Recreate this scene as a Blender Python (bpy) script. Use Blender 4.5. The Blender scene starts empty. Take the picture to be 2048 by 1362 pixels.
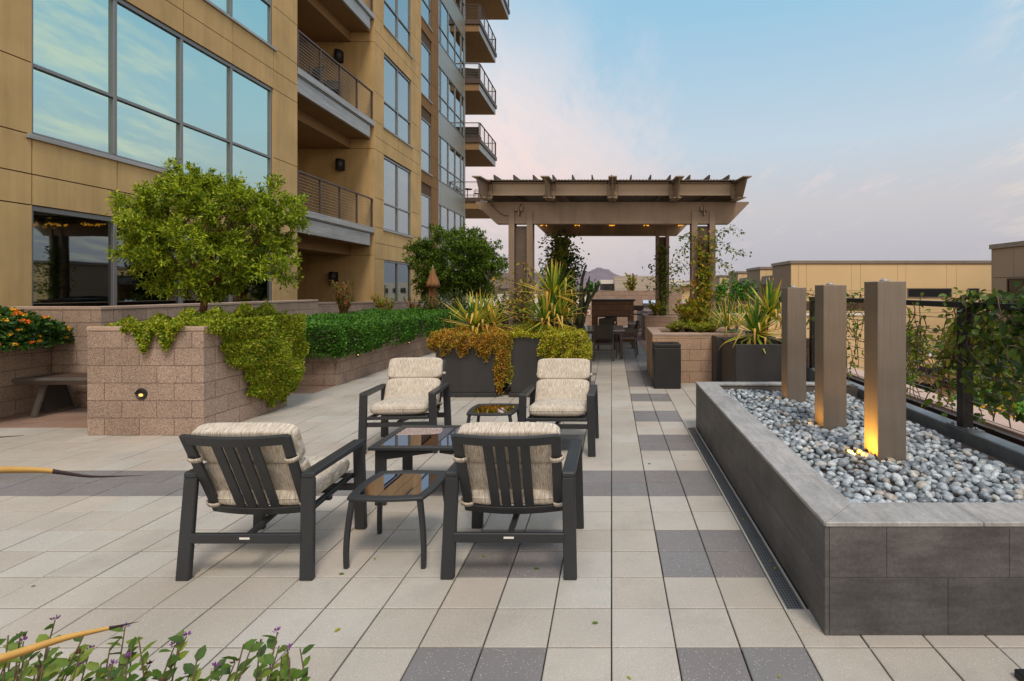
import bpy, math, random
import numpy as np
from mathutils import Vector, Matrix

random.seed(7); rng = np.random.default_rng(7)
SC = bpy.context.scene
COL = SC.collection
PI = math.pi
CAMH = 1.69; F = 1051.0; VX = 1223.0; VY = 580.0      # picture geometry measured from the paving joints

def PX(px, py, Y):            # point seen at pixel (px,py) at distance Y
    return Vector(((px-VX)*Y/F, Y, CAMH-(py-VY)*Y/F))

# ------------------------------------------------------------------ materials
def new_mat(name):
    m = bpy.data.materials.new(name); m.use_nodes = True
    nt = m.node_tree; nt.nodes.clear()
    out = nt.nodes.new('ShaderNodeOutputMaterial')
    return m, nt, out
def N(nt, t, **kw):
    n = nt.nodes.new(t)
    for k, v in kw.items():
        if k.startswith('i_'):
            n.inputs[k[2:].replace('_', ' ')].default_value = v
        else: setattr(n, k, v)
    return n
def L(nt, a, b): nt.links.new(a, b)
def c4(c): return (c[0], c[1], c[2], 1)
def ramp(nt, fac, stops, interp='LINEAR'):
    r = nt.nodes.new('ShaderNodeValToRGB'); r.color_ramp.interpolation = interp
    e = r.color_ramp.elements
    while len(e) < len(stops): e.new(0.5)
    for i, (p, c) in enumerate(stops):
        e[i].position = p; e[i].color = c4(c) if len(c) == 3 else c
    L(nt, fac, r.inputs[0]); return r.outputs[0]
def mixc(nt, fac, a, b, mode='MIX'):
    m = nt.nodes.new('ShaderNodeMix'); m.data_type = 'RGBA'; m.blend_type = mode
    for s, v in ((m.inputs[0], fac), (m.inputs[6], a), (m.inputs[7], b)):
        if hasattr(v, 'is_output'): L(nt, v, s)
        elif isinstance(v, (int, float)): s.default_value = v
        else: s.default_value = c4(v)
    return m.outputs[2]
def math_(nt, op, a, b=None, clamp=False):
    m = nt.nodes.new('ShaderNodeMath'); m.operation = op; m.use_clamp = clamp
    for s, v in ((m.inputs[0], a), (m.inputs[1], b)):
        if v is None: continue
        if hasattr(v, 'is_output'): L(nt, v, s)
        else: s.default_value = v
    return m.outputs[0]
def coord(nt, kind='Object', scale=(1, 1, 1), rot=(0, 0, 0)):
    t = N(nt, 'ShaderNodeTexCoord'); mp = N(nt, 'ShaderNodeMapping')
    mp.inputs['Scale'].default_value = scale; mp.inputs['Rotation'].default_value = rot
    L(nt, t.outputs[kind], mp.inputs[0]); return mp.outputs[0]
def noise(nt, vec, scale, detail=3, rough=0.55):
    n = N(nt, 'ShaderNodeTexNoise'); n.inputs['Scale'].default_value = scale
    n.inputs['Detail'].default_value = detail; n.inputs['Roughness'].default_value = rough
    L(nt, vec, n.inputs['Vector']); return n.outputs['Fac']
def bump(nt, h, strength, dist=0.01, prev=None):
    b = N(nt, 'ShaderNodeBump'); b.inputs['Strength'].default_value = strength; b.inputs['Distance'].default_value = dist
    L(nt, h, b.inputs['Height'])
    if prev is not None: L(nt, prev, b.inputs['Normal'])
    return b.outputs[0]

def surf(name, col, rough=0.6, metal=0.0, var=0.12, vscale=3.0, fine=0.0, fscale=120.0, streak=None, smul=1.0,
         speck=0.0, speckscale=160.0, speckcol=(.8, .78, .74), bmp=0.0, island=0.0, tint=0.0, stain=0.0, spec=0.5, coat=0.0):
    m, nt, out = new_mat(name)
    p = N(nt, 'ShaderNodeBsdfPrincipled'); p.inputs['Roughness'].default_value = rough
    p.inputs['Metallic'].default_value = metal; p.inputs['Specular IOR Level'].default_value = spec
    if coat: p.inputs['Coat Weight'].default_value = coat
    v = coord(nt)
    lo = tuple(x*(1-var) for x in col); hi = tuple(min(1, x*(1+var)) for x in col)
    f = noise(nt, v, vscale, 5)
    cc = ramp(nt, f, [(.3, lo), (.7, hi)])
    nrm = None
    if streak:
        vs = coord(nt, 'Object', streak)
        s = noise(nt, vs, 1.0, 4, .7)
        cc = mixc(nt, 1.0, cc, ramp(nt, s, [(.3, (1-.28*smul,)*3), (.7, (1+.2*smul,)*3)]), 'MULTIPLY')
    if fine:
        g = noise(nt, v, fscale, 2)
        cc = mixc(nt, 1.0, cc, ramp(nt, g, [(.3, (1-fine,)*3), (.7, (1+fine,)*3)]), 'MULTIPLY')
        if bmp: nrm = bump(nt, g, bmp, .004)
    if speck:
        vo = N(nt, 'ShaderNodeTexVoronoi'); vo.inputs['Scale'].default_value = speckscale; L(nt, v, vo.inputs['Vector'])
        d = ramp(nt, vo.outputs['Distance'], [(.0, (1, 1, 1)), (.2, (1, 1, 1)), (.28, (0, 0, 0))])
        sep = N(nt, 'ShaderNodeSeparateColor'); L(nt, vo.outputs['Color'], sep.inputs[0])
        pick = math_(nt, 'GREATER_THAN', sep.outputs[0], 1-speck)
        cc = mixc(nt, math_(nt, 'MULTIPLY', d, pick), cc, speckcol)
        pick2 = math_(nt, 'GREATER_THAN', sep.outputs[1], 1-speck*1.2)
        cc = mixc(nt, math_(nt, 'MULTIPLY', math_(nt, 'MULTIPLY', d, pick2), .6), cc, tuple(x*.35 for x in col))
    if island:
        gi = N(nt, 'ShaderNodeNewGeometry')
        cc = mixc(nt, 1.0, cc, ramp(nt, gi.outputs['Random Per Island'], [(0, (1-island+tint, 1-island, 1-island-tint)), (.5, (1.0, 1.0, 1.0)), (.75, (1+island-tint, 1+island, 1+island+tint)), (1, (1+island*.3+tint, 1.0, 1-tint))]), 'MULTIPLY')
    if stain:
        sv = coord(nt, 'Object', (1.6, 1.6, .35))
        s = noise(nt, sv, 1.3, 6, .7)
        cc = mixc(nt, math_(nt, 'MULTIPLY', ramp(nt, s, [(.52, (0, 0, 0)), (.75, (1, 1, 1))]), stain), cc, tuple(x*.45 for x in col))
    L(nt, cc, p.inputs['Base Color'])
    if bmp and nrm is None: nrm = bump(nt, noise(nt, v, fscale, 3), bmp, .004)
    if nrm is not None: L(nt, nrm, p.inputs['Normal'])
    L(nt, p.outputs[0], out.inputs[0]); return m

def block_mat(name, c1, c2, mortar, bw=.406, bh=.203, speck=.35):
    m, nt, out = new_mat(name)
    p = N(nt, 'ShaderNodeBsdfPrincipled'); p.inputs['Roughness'].default_value = .85; p.inputs['Specular IOR Level'].default_value = .25
    t = N(nt, 'ShaderNodeTexCoord')
    b = N(nt, 'ShaderNodeTexBrick'); b.offset = .5
    b.inputs['Scale'].default_value = 1; b.inputs['Brick Width'].default_value = bw; b.inputs['Row Height'].default_value = bh
    b.inputs['Mortar Size'].default_value = .0055; b.inputs['Mortar Smooth'].default_value = .2; b.inputs['Bias'].default_value = 0
    b.inputs['Color1'].default_value = c4(c1); b.inputs['Color2'].default_value = c4(c2); b.inputs['Mortar'].default_value = c4(mortar)
    L(nt, t.outputs['UV'], b.inputs['Vector'])
    v = t.outputs['Object']
    g = noise(nt, v, 75, 3, .65)
    cc = mixc(nt, 1.0, b.outputs['Color'], ramp(nt, g, [(.32, (.62, .6, .6)), (.5, (1, 1, 1)), (.68, (1.3, 1.3, 1.28))]), 'MULTIPLY')
    g2 = noise(nt, v, 1.7, 4)
    cc = mixc(nt, 1.0, cc, ramp(nt, g2, [(.3, (.86, .85, .84)), (.7, (1.12, 1.12, 1.12))]), 'MULTIPLY')
    vo = N(nt, 'ShaderNodeTexVoronoi'); vo.inputs['Scale'].default_value = 95; L(nt, v, vo.inputs['Vector'])
    sep = N(nt, 'ShaderNodeSeparateColor'); L(nt, vo.outputs['Color'], sep.inputs[0])
    d = ramp(nt, vo.outputs['Distance'], [(.0, (1, 1, 1)), (.3, (1, 1, 1)), (.4, (0, 0, 0))])
    cc = mixc(nt, math_(nt, 'MULTIPLY', d, math_(nt, 'GREATER_THAN', sep.outputs[0], 1-speck*.3)), cc, (.62, .56, .5))
    cc = mixc(nt, math_(nt, 'MULTIPLY', d, math_(nt, 'GREATER_THAN', sep.outputs[1], 1-speck*.6)), cc, tuple(x*.3 for x in c1))
    L(nt, cc, p.inputs['Base Color'])
    n1 = bump(nt, math_(nt, 'SUBTRACT', 1.0, b.outputs['Fac']), .8, .008)
    n2 = bump(nt, g, .35, .006, n1)
    L(nt, n2, p.inputs['Normal']); L(nt, p.outputs[0], out.inputs[0]); return m

def leaf_mat(name, cols, trans=.35, rough=.5, spec=.35):
    m, nt, out = new_mat(name)
    gi = N(nt, 'ShaderNodeNewGeometry')
    n = len(cols)
    cc = ramp(nt, gi.outputs['Random Per Island'], [((i)/(n-1), c) for i, c in enumerate(cols)])
    p = N(nt, 'ShaderNodeBsdfPrincipled'); p.inputs['Roughness'].default_value = rough; p.inputs['Specular IOR Level'].default_value = spec
    L(nt, cc, p.inputs['Base Color'])
    tr = N(nt, 'ShaderNodeBsdfTranslucent'); L(nt, mixc(nt, 1.0, cc, (1.3, 1.25, .6), 'MULTIPLY'), tr.inputs[0])
    mx = N(nt, 'ShaderNodeMixShader'); mx.inputs[0].default_value = trans
    L(nt, p.outputs[0], mx.inputs[1]); L(nt, tr.outputs[0], mx.inputs[2]); L(nt, mx.outputs[0], out.inputs[0]); return m

def emit_mat(name, col, s):
    m, nt, out = new_mat(name)
    e = N(nt, 'ShaderNodeEmission'); e.inputs[0].default_value = c4(col); e.inputs[1].default_value = s
    L(nt, e.outputs[0], out.inputs[0]); return m

def glass_mat(name, tint, gloss, fac, rough=0.02, ior=1.45):
    m, nt, out = new_mat(name)
    tr = N(nt, 'ShaderNodeBsdfTransparent'); tr.inputs[0].default_value = c4(tint)
    gl = N(nt, 'ShaderNodeBsdfGlossy'); gl.inputs[0].default_value = c4(gloss); gl.inputs['Roughness'].default_value = rough
    fr = N(nt, 'ShaderNodeFresnel'); fr.inputs[0].default_value = ior
    mr = N(nt, 'ShaderNodeMapRange'); mr.inputs['From Min'].default_value = 0; mr.inputs['From Max'].default_value = 1
    mr.inputs['To Min'].default_value = fac; mr.inputs['To Max'].default_value = 1
    L(nt, fr.outputs[0], mr.inputs[0])
    v = coord(nt); nn = noise(nt, v, .9, 2)
    L(nt, bump(nt, nn, .03, .05), gl.inputs['Normal'])
    mx = N(nt, 'ShaderNodeMixShader'); L(nt, mr.outputs[0], mx.inputs[0]); L(nt, tr.outputs[0], mx.inputs[1]); L(nt, gl.outputs[0], mx.inputs[2])
    L(nt, mx.outputs[0], out.inputs[0]); return m

M = {}
M['stucco'] = surf('stucco', (.525, .365, .175), .9, 0, .12, .9, fine=.16, fscale=110, bmp=.35, stain=.38, spec=.2, streak=(5, 5, .22), smul=.35)
M['stucco_brown'] = surf('stucco_brown', (.235, .135, .06), .9, 0, .08, .8, fine=.06, fscale=90, bmp=.15, spec=.2)
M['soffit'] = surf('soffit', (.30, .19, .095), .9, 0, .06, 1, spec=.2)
M['joint'] = surf('joint', (.09, .06, .035), .9)
M['metal_grey'] = surf('metal_grey', (.36, .36, .36), .45, .3, .06, 2, streak=(9, .6, 9))
M['metal_panel'] = surf('metal_panel', (.30, .315, .29), .38, .35, .05, 2)
M['frame_grey'] = surf('frame_grey', (.22, .225, .235), .4, .5, .05, 3)
M['rail_brown'] = surf('rail_brown', (.105, .075, .065), .5, .3, .05, 3)
M['cable'] = surf('cable', (.34, .33, .32), .35, .8, .05, 3)
M['black_lamp'] = surf('black_lamp', (.018, .018, .02), .5)
M['blind'] = surf('blind', (.80, .84, .86), .9, 0, .04, .7, streak=(1, 6, .2))
M['curtain'] = surf('curtain', (.05, .045, .04), .9, 0, .1, 2)
M['glass_up'] = glass_mat('glass_upper', (.70, .92, .90), (.72, 1.0, .95), .74)
M['glass_mid'] = glass_mat('glass_mid', (.93, .97, .98), (.92, 1.0, 1.0), .45)
M['glass_low'] = glass_mat('glass_lower', (.30, .36, .34), (.72, .84, .88), .26)
M['glass_smoke'] = glass_mat('glass_smoked', (.16, .125, .12), (.62, .58, .66), .12, .01)
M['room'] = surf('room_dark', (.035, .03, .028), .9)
M['block'] = block_mat('block_pink', (.315, .235, .19), (.395, .297, .243), (.22, .155, .125))
M['block_far'] = block_mat('block_far', (.36, .25, .195), (.40, .285, .225), (.24, .17, .13))
M['block_brown'] = block_mat('block_brown', (.155, .09, .062), (.19, .115, .08), (.09, .06, .045), speck=.12)
M['block_warm'] = block_mat('block_warm', (.40, .27, .185), (.46, .315, .22), (.25, .17, .125))
M['cap'] = surf('block_cap', (.42, .31, .25), .85, 0, .1, 3, fine=.2, fscale=70, speck=.3, speckscale=95, bmp=.3, spec=.25)
M['soil'] = surf('soil', (.06, .04, .028), .95, 0, .3, 20, bmp=.5)
M['charcoal'] = surf('charcoal', (.034, .0365, .041), .42, .2, .1, 4, fine=.06, fscale=300, bmp=.04)
M['planter_dark'] = surf('planter_dark', (.032, .031, .033), .5, 0, .2, 1.6, streak=(7, 7, .8), smul=.6)
M['bin_black'] = surf('bin_black', (.014, .014, .015), .45, 0, .25, 4, fine=.2, fscale=90)
M['pergola'] = surf('pergola_paint', (.25, .185, .138), .5, .25, .10, 1.2, stain=.34, streak=(5, 5, .5), smul=.45)
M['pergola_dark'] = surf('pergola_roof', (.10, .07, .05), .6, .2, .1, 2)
M['steel_pale'] = surf('steel_plain', (.30, .23, .17), .4, .4, .07, 2, stain=.2)  # paler brown than the posts and beams
M['bolt'] = surf('bolt', (.35, .27, .2), .4, .6)
M['pillar'] = surf('pillar_bronze', (.225, .19, .16), .42, .45, .13, 2.2, streak=(60, 60, 1.2), smul=.45, stain=.22)
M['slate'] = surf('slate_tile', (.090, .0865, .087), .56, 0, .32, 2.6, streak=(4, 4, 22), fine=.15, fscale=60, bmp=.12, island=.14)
M['slate_top_skylit'] = surf('slate_top_skylit', (.34, .335, .33), .5, 0, .15, 2.2, streak=(22, 4, 4), fine=.12, fscale=60, bmp=.1, island=.07)  # ledge slate made paler, sky light on top painted in
M['grout'] = surf('grout', (.12, .105, .095), .9)
M['steel_curb'] = surf('steel_curb', (.22, .24, .26), .45, .5, .25, 5, stain=.5)
M['black_steel'] = surf('black_steel', (.018, .019, .023), .4, .3, .3, 6)
M['dark_gutter'] = surf('dark_gutter', (.05, .034, .03), .6, .2, .2, 3, streak=(30, .6, 30))
M['parapet'] = surf('parapet_pink', (.50, .36, .30), .85, 0, .08, 2, fine=.1, bmp=.1)
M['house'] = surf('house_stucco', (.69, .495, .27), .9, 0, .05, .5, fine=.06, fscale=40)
M['house_grey_shaded'] = surf('house_taupe_shaded', (.34, .27, .20), .9, 0, .05, .5, fine=.06, fscale=40)  # taupe of the corner house; on row houses, side shade painted in
M['flashing'] = surf('flashing', (.24, .20, .17), .5, .3)
M['dark_win'] = surf('dark_window', (.018, .02, .024), .08, 0, .1)
M['awning'] = surf('awning_metal', (.20, .18, .17), .5, .3)
M['timber'] = surf('timber_dark', (.075, .038, .022), .7, 0, .25, 2, streak=(1, 20, 20))
M['white_paint'] = surf('white_paint', (.75, .72, .68), .6, 0, .04)
M['white_far'] = surf('office_white', (.66, .60, .53), .8, 0, .04)
M['office_tan'] = surf('office_tan', (.42, .35, .28), .8, 0, .04, streak=(.2, .2, 3))
M['cap_black'] = surf('cap_black', (.02, .018, .018), .5)
M['stainless'] = surf('stainless', (.62, .63, .66), .22, .95, .05)
M['sign_white'] = surf('sign_white', (.8, .78, .74), .6)
M['sign_red'] = surf('sign_red', (.65, .09, .03), .6)
M['bench_metal'] = surf('bench_metal', (.20, .185, .17), .4, .6, .1, 5)
M['bench_dark'] = surf('bench_leg', (.035, .033, .03), .6, .1, .2, 3)
M['wood_slat_lit'] = surf('wood_slat_lit', (.40, .17, .06), .55, 0, .15, 4, streak=(3, 30, 3))  # orange light on the slats put into the wood colour
M['umbrella_cloth'] = surf('umbrella_cloth', (.27, .13, .055), .9, 0, .15, 6)
M['tan_cloth'] = surf('tan_cloth', (.55, .36, .17), .9, 0, .12, 9)
M['black_cloth'] = surf('black_cloth', (.02, .016, .014), .9, 0, .2, 9)
M['bark'] = surf('bark', (.13, .055, .03), .85, 0, .3, 20, bmp=.5, streak=(30, 30, 4))
M['bark_grey'] = surf('bark_grey', (.085, .06, .045), .9, 0, .3, 20, bmp=.5)
M['stem'] = surf('stem', (.11, .075, .04), .8)
M['cactus'] = surf('cactus', (.10, .125, .065), .7, 0, .25, 9, streak=(30, 30, 1), bmp=.3)
M['mesh_panel'] = surf('mesh_panel', (.125, .09, .07), .6, .2, .1, 2, speck=.16, speckscale=60, speckcol=(.6, .56, .52))  # pale specks paint in the sky showing through the mesh
M['sling'] = surf('sling', (.055, .045, .038), .75, 0, .1, 3, fine=.2, fscale=200)
M['chair_frame'] = surf('chair_frame', (.10, .08, .066), .45, .4)
M['table_glass'] = surf('frosted_table', (.42, .41, .42), .08, 0, .1)
M['mountain'] = surf('mountain_hazed_rock', (.155, .125, .15), .95, 0, .15, .01)  # rock colour with the purple haze of distance painted in
M['ground'] = surf('ground_far', (.20, .16, .12), .95, 0, .2, .05)
M['plaza'] = surf('courtyard_paving', (.30, .22, .17), .9, 0, .15, .6)
M['amber'] = emit_mat('amber_lamp', (1.0, .52, .12), 2.2)
M['amber_soft'] = emit_mat('amber_soft', (1.0, .40, .03), 1.3)
M['orange_bulb'] = emit_mat('orange_bulb', (1.0, .30, .02), 2.2)
# pavers
def paver(name, col, sp):
    return surf(name, col, .74, 0, .13, .8, fine=.15, fscale=230, speck=sp, speckscale=150, speckcol=(.75, .73, .69), bmp=.3, island=.065, spec=.35, stain=.30, tint=.022)
M['paver_light'] = paver('paver_light', (.435, .405, .363), .15)
M['paver_dark'] = paver('paver_dark', (.195, .186, .188), .14)
M['paver_grey'] = paver('paver_grey', (.27, .25, .245), .10)
M['paver_brown'] = paver('paver_brown', (.30, .195, .15), .08)
M['sand_joint'] = surf('sand_joint', (.05, .042, .035), .95, 0, .3, 12)
# pebbles
def pebble_mat():
    m, nt, out = new_mat('pebble')
    gi = N(nt, 'ShaderNodeNewGeometry')
    cc = ramp(nt, gi.outputs['Random Per Island'], [(0, (.12, .138, .16)), (.3, (.24, .28, .315)), (.6, (.36, .41, .45)), (.88, (.52, .57, .61)), (.97, (.40, .37, .33)), (1, (.28, .25, .22))])
    v = coord(nt)
    g = noise(nt, v, 45, 5, .7)
    cc = mixc(nt, 1.0, cc, ramp(nt, g, [(.35, (.6, .61, .63)), (.5, (1, 1, 1)), (.68, (1.35, 1.35, 1.33))]), 'MULTIPLY')
    p = N(nt, 'ShaderNodeBsdfPrincipled'); p.inputs['Roughness'].default_value = .38
    L(nt, cc, p.inputs['Base Color']); L(nt, p.outputs[0], out.inputs[0]); return m
M['pebble'] = pebble_mat()
# woven cushion fabric
def fabric():
    m, nt, out = new_mat('woven_fabric')
    p = N(nt, 'ShaderNodeBsdfPrincipled'); p.inputs['Roughness'].default_value = .92; p.inputs['Specular IOR Level'].default_value = .15
    t = N(nt, 'ShaderNodeTexCoord')
    mp = N(nt, 'ShaderNodeMapping'); mp.inputs['Scale'].default_value = (230, 20, 20); L(nt, t.outputs['Object'], mp.inputs[0])
    s = noise(nt, mp.outputs[0], 1.0, 4, .65)
    cc = ramp(nt, s, [(.32, (.12, .10, .09)), (.41, (.40, .31, .20)), (.47, (.34, .33, .33)), (.52, (.66, .54, .38)), (.58, (.46, .46, .47)), (.66, (.82, .78, .70))])
    g = noise(nt, t.outputs['Object'], 9, 3)
    cc = mixc(nt, 1.0, cc, ramp(nt, g, [(.3, (.88, .87, .86)), (.7, (1.1, 1.1, 1.1))]), 'MULTIPLY')
    cc = mixc(nt, .22, cc, (.64, .59, .51))
    L(nt, cc, p.inputs['Base Color'])
    L(nt, bump(nt, s, .4, .004), p.inputs['Normal'])
    L(nt, p.outputs[0], out.inputs[0]); return m
M['fabric'] = fabric()
def grate_mat():
    m, nt, out = new_mat('drain_grate')
    t = N(nt, 'ShaderNodeTexCoord'); mp = N(nt, 'ShaderNodeMapping'); mp.inputs['Scale'].default_value = (62, 62, 62); L(nt, t.outputs['Object'], mp.inputs[0])
    sx = N(nt, 'ShaderNodeSeparateXYZ'); L(nt, mp.outputs[0], sx.inputs[0])
    fx = math_(nt, 'SUBTRACT', math_(nt, 'FRACT', sx.outputs[0]), .5); fy = math_(nt, 'SUBTRACT', math_(nt, 'FRACT', sx.outputs[1]), .5)
    d = math_(nt, 'ADD', math_(nt, 'MULTIPLY', fx, fx), math_(nt, 'MULTIPLY', fy, fy))
    hole = math_(nt, 'LESS_THAN', d, .10)
    p = N(nt, 'ShaderNodeBsdfPrincipled'); p.inputs['Roughness'].default_value = .4; p.inputs['Metallic'].default_value = .5
    L(nt, mixc(nt, hole, (.20, .21, .225), (.006, .006, .006)), p.inputs['Base Color'])
    L(nt, p.outputs[0], out.inputs[0]); return m
M['grate'] = grate_mat()
# foliage
M['lf_tree'] = leaf_mat('leaf_tree', [(.03, .065, .008), (.16, .25, .016), (.32, .42, .025), (.56, .62, .05)], .33)
M['lf_tree2'] = leaf_mat('leaf_dark_tree', [(.02, .045, .008), (.07, .14, .016), (.14, .23, .02), (.24, .33, .035)], .3)
M['lf_hedge'] = leaf_mat('leaf_hedge', [(.012, .04, .008), (.045, .16, .016), (.09, .26, .022), (.17, .38, .04)], .25)
M['lf_cover'] = leaf_mat('leaf_cover', [(.04, .09, .01), (.17, .28, .018), (.33, .44, .025), (.52, .56, .05), (.42, .34, .07)], .3)
M['lf_rust'] = leaf_mat('leaf_rust', [(.07, .065, .012), (.36, .34, .03), (.52, .34, .04), (.70, .36, .07), (.42, .15, .04)], .3)
M['lf_gold'] = leaf_mat('leaf_gold', [(.05, .085, .012), (.24, .33, .022), (.46, .50, .03), (.66, .56, .05), (.46, .25, .05)], .3)
M['lf_vine'] = leaf_mat('leaf_vine', [(.04, .08, .012), (.09, .16, .018), (.17, .24, .025), (.28, .29, .03)], .4)
M['lf_vine_y'] = leaf_mat('leaf_vine_autumn', [(.06, .11, .014), (.17, .25, .02), (.32, .36, .03), (.50, .36, .04), (.44, .16, .03)], .35)
M['lf_dark'] = leaf_mat('leaf_dark_green', [(.022, .05, .01), (.045, .09, .014), (.075, .13, .018), (.14, .19, .025)], .35)  # dark green tones, varied leaf by leaf
M['lf_photinia'] = leaf_mat('leaf_red_tip', [(.05, .09, .015), (.11, .15, .02), (.22, .20, .03), (.36, .13, .04), (.42, .10, .03)], .35)
M['lf_lantana'] = leaf_mat('leaf_lantana', [(.01, .035, .008), (.03, .09, .014), (.055, .14, .02), (.11, .21, .03)], .25)
M['lf_fore'] = leaf_mat('leaf_fore', [(.04, .09, .018), (.08, .16, .022), (.13, .22, .03), (.24, .30, .05)], .3)
M['lf_bright'] = leaf_mat('leaf_bright', [(.10, .14, .02), (.17, .21, .03), (.27, .28, .04), (.36, .32, .05)], .4)
M['lf_yucca'] = leaf_mat('leaf_yucca', [(.04, .11, .025), (.08, .19, .03), (.20, .33, .04), (.40, .46, .05), (.66, .56, .06), (.70, .42, .06)], .25, .45)
M['lf_straw'] = leaf_mat('leaf_straw', [(.50, .33, .06), (.64, .46, .13), (.58, .30, .06)], .2)
M['straw'] = surf('straw_blade', (.55, .33, .09), .6, 0, .25, 6, streak=(1, 1, 1))
M['burnt'] = surf('burnt_tip', (.025, .012, .012), .6, 0, .2, 6)
M['fl_orange'] = leaf_mat('flower_orange', [(.75, .12, .02), (.85, .22, .02), (.85, .35, .03)], .2)
M['fl_yellow'] = leaf_mat('flower_yellow', [(.85, .40, .02), (.85, .52, .03), (.9, .6, .08)], .2)
M['fl_purple'] = leaf_mat('flower_purple', [(.20, .06, .28), (.30, .12, .42), (.16, .05, .16)], .2)
M['fl_brown'] = leaf_mat('flower_dry', [(.10, .045, .03), (.16, .08, .045), (.12, .05, .06)], .2)

# ------------------------------------------------------------------ mesh helper
class MB:
    def __init__(s): s.v = []; s.f = []; s.mi = []; s.cur = 0; s.sm = []
    def add(s, vs, fs, smooth=False):
        o = len(s.v); s.v.extend([tuple(p) for p in vs])
        for f in fs: s.f.append(tuple(i+o for i in f)); s.mi.append(s.cur); s.sm.append(smooth)
        return s
    def box(s, x0, x1, y0, y1, z0, z1):
        if x0 > x1: x0, x1 = x1, x0
        if y0 > y1: y0, y1 = y1, y0
        if z0 > z1: z0, z1 = z1, z0
        return s.add([(x0, y0, z0), (x1, y0, z0), (x1, y1, z0), (x0, y1, z0), (x0, y0, z1), (x1, y0, z1), (x1, y1, z1), (x0, y1, z1)],
              [(0, 3, 2, 1), (4, 5, 6, 7), (0, 1, 5, 4), (1, 2, 6, 5), (2, 3, 7, 6), (3, 0, 4, 7)])
    def cbox(s, c, size, mat=None):
        hx, hy, hz = size[0]/2, size[1]/2, size[2]/2
        vs = [Vector(p) for p in ((-hx, -hy, -hz), (hx, -hy, -hz), (hx, hy, -hz), (-hx, hy, -hz), (-hx, -hy, hz), (hx, -hy, hz), (hx, hy, hz), (-hx, hy, hz))]
        if mat is not None: vs = [mat @ p for p in vs]
        c = Vector(c)
        return s.add([p+c for p in vs], [(0, 3, 2, 1), (4, 5, 6, 7), (0, 1, 5, 4), (1, 2, 6, 5), (2, 3, 7, 6), (3, 0, 4, 7)])
    def bar(s, a, b, w, t, up=(0, 0, 1)):     # rectangular bar from a to b, w across, t along up
        a = Vector(a); b = Vector(b); d = (b-a); ln = d.length; d.normalize()
        u = Vector(up); x = d.cross(u)
        if x.length < 1e-5: u = Vector((0, 1, 0)); x = d.cross(u)
        x.normalize(); u = x.cross(d)
        vs = []
        for p in (a, b):
            for i, j in ((-1, -1), (1, -1), (1, 1), (-1, 1)): vs.append(p+x*(w/2*i)+u*(t/2*j))
        return s.add(vs, [(0, 1, 2, 3), (7, 6, 5, 4), (0, 4, 5, 1), (1, 5, 6, 2), (2, 6, 7, 3), (3, 7, 4, 0)])
    def tube(s, pts, rad, n=6, cap=True, smooth=True):
        pts = [Vector(p) for p in pts]; m = len(pts)
        if not hasattr(rad, '__len__'): rad = [rad]*m
        vs = []; prev = None
        for i, p in enumerate(pts):
            d = (pts[min(i+1, m-1)]-pts[max(i-1, 0)])
            if d.length < 1e-9: d = Vector((0, 0, 1))
            d.normalize()
            if prev is None:
                prev = d.orthogonal().normalized()
            x = prev-d*prev.dot(d)
            if x.length < 1e-6: x = d.orthogonal()
            x.normalize(); prev = x; y = d.cross(x)
            for k in range(n):
                a = 2*PI*k/n; vs.append(p+(x*math.cos(a)+y*math.sin(a))*rad[i])
        fs = [(i*n+k, i*n+(k+1) % n, (i+1)*n+(k+1) % n, (i+1)*n+k) for i in range(m-1) for k in range(n)]
        if cap: fs += [tuple(range(n-1, -1, -1)), tuple((m-1)*n+k for k in range(n))]
        return s.add(vs, fs, smooth)
    def prism(s, poly, axis, a, b):           # extrude polygon (2D) along axis between a and b
        def P(q, t):
            return (t, q[0], q[1]) if axis == 0 else (q[0], t, q[1]) if axis == 1 else (q[0], q[1], t)
        n = len(poly); vs = [P(q, a) for q in poly]+[P(q, b) for q in poly]
        fs = [tuple(range(n)), tuple(range(2*n-1, n-1, -1))]+[(i, i+n, (i+1) % n+n, (i+1) % n) for i in range(n)]
        return s.add(vs, fs)
    def ring(s, outer, inner, z0, z1):        # horizontal ring between two outlines
        n = len(outer)
        vs = [(x, y, z0) for x, y in outer]+[(x, y, z1) for x, y in outer]+[(x, y, z0) for x, y in inner]+[(x, y, z1) for x, y in inner]
        fs = []
        for i in range(n):
            j = (i+1) % n
            fs += [(i, j, n+j, n+i), (2*n+j, 2*n+i, 3*n+i, 3*n+j), (n+i, n+j, 3*n+j, 3*n+i), (j, i, 2*n+i, 2*n+j)]
        return s.add(vs, fs)
    def lathe(s, prof, c=(0, 0, 0), n=16, smooth=True):
        vs = []; c = Vector(c)
        for r, z in prof:
            for k in range(n):
                a = 2*PI*k/n; vs.append(c+Vector((r*math.cos(a), r*math.sin(a), z)))
        m = len(prof)
        fs = [(i*n+k, i*n+(k+1) % n, (i+1)*n+(k+1) % n, (i+1)*n+k) for i in range(m-1) for k in range(n)]
        fs += [tuple(range(n-1, -1, -1)), tuple((m-1)*n+k for k in range(n))]
        return s.add(vs, fs, smooth)
    def superbox(s, c, half, mat=None, e=5.0, ez=2.6, nu=40, nv=18, wob=0.0):
        vs = []; c = Vector(c)
        def sp(v, p): return math.copysign(abs(v)**p, v)
        for j in range(nv+1):
            ph = -PI/2+PI*j/nv
            for i in range(nu):
                th = 2*PI*i/nu
                cx = sp(math.cos(ph), 2/ez)
                p = Vector((half[0]*cx*sp(math.cos(th), 2/e), half[1]*cx*sp(math.sin(th), 2/e), half[2]*sp(math.sin(ph), 2/ez)))
                if wob: p.z += wob*math.sin(p.x*17+p.y*9)*math.cos(p.y*13+1)
                if mat is not None: p = mat @ p
                vs.append(p+c)
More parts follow.
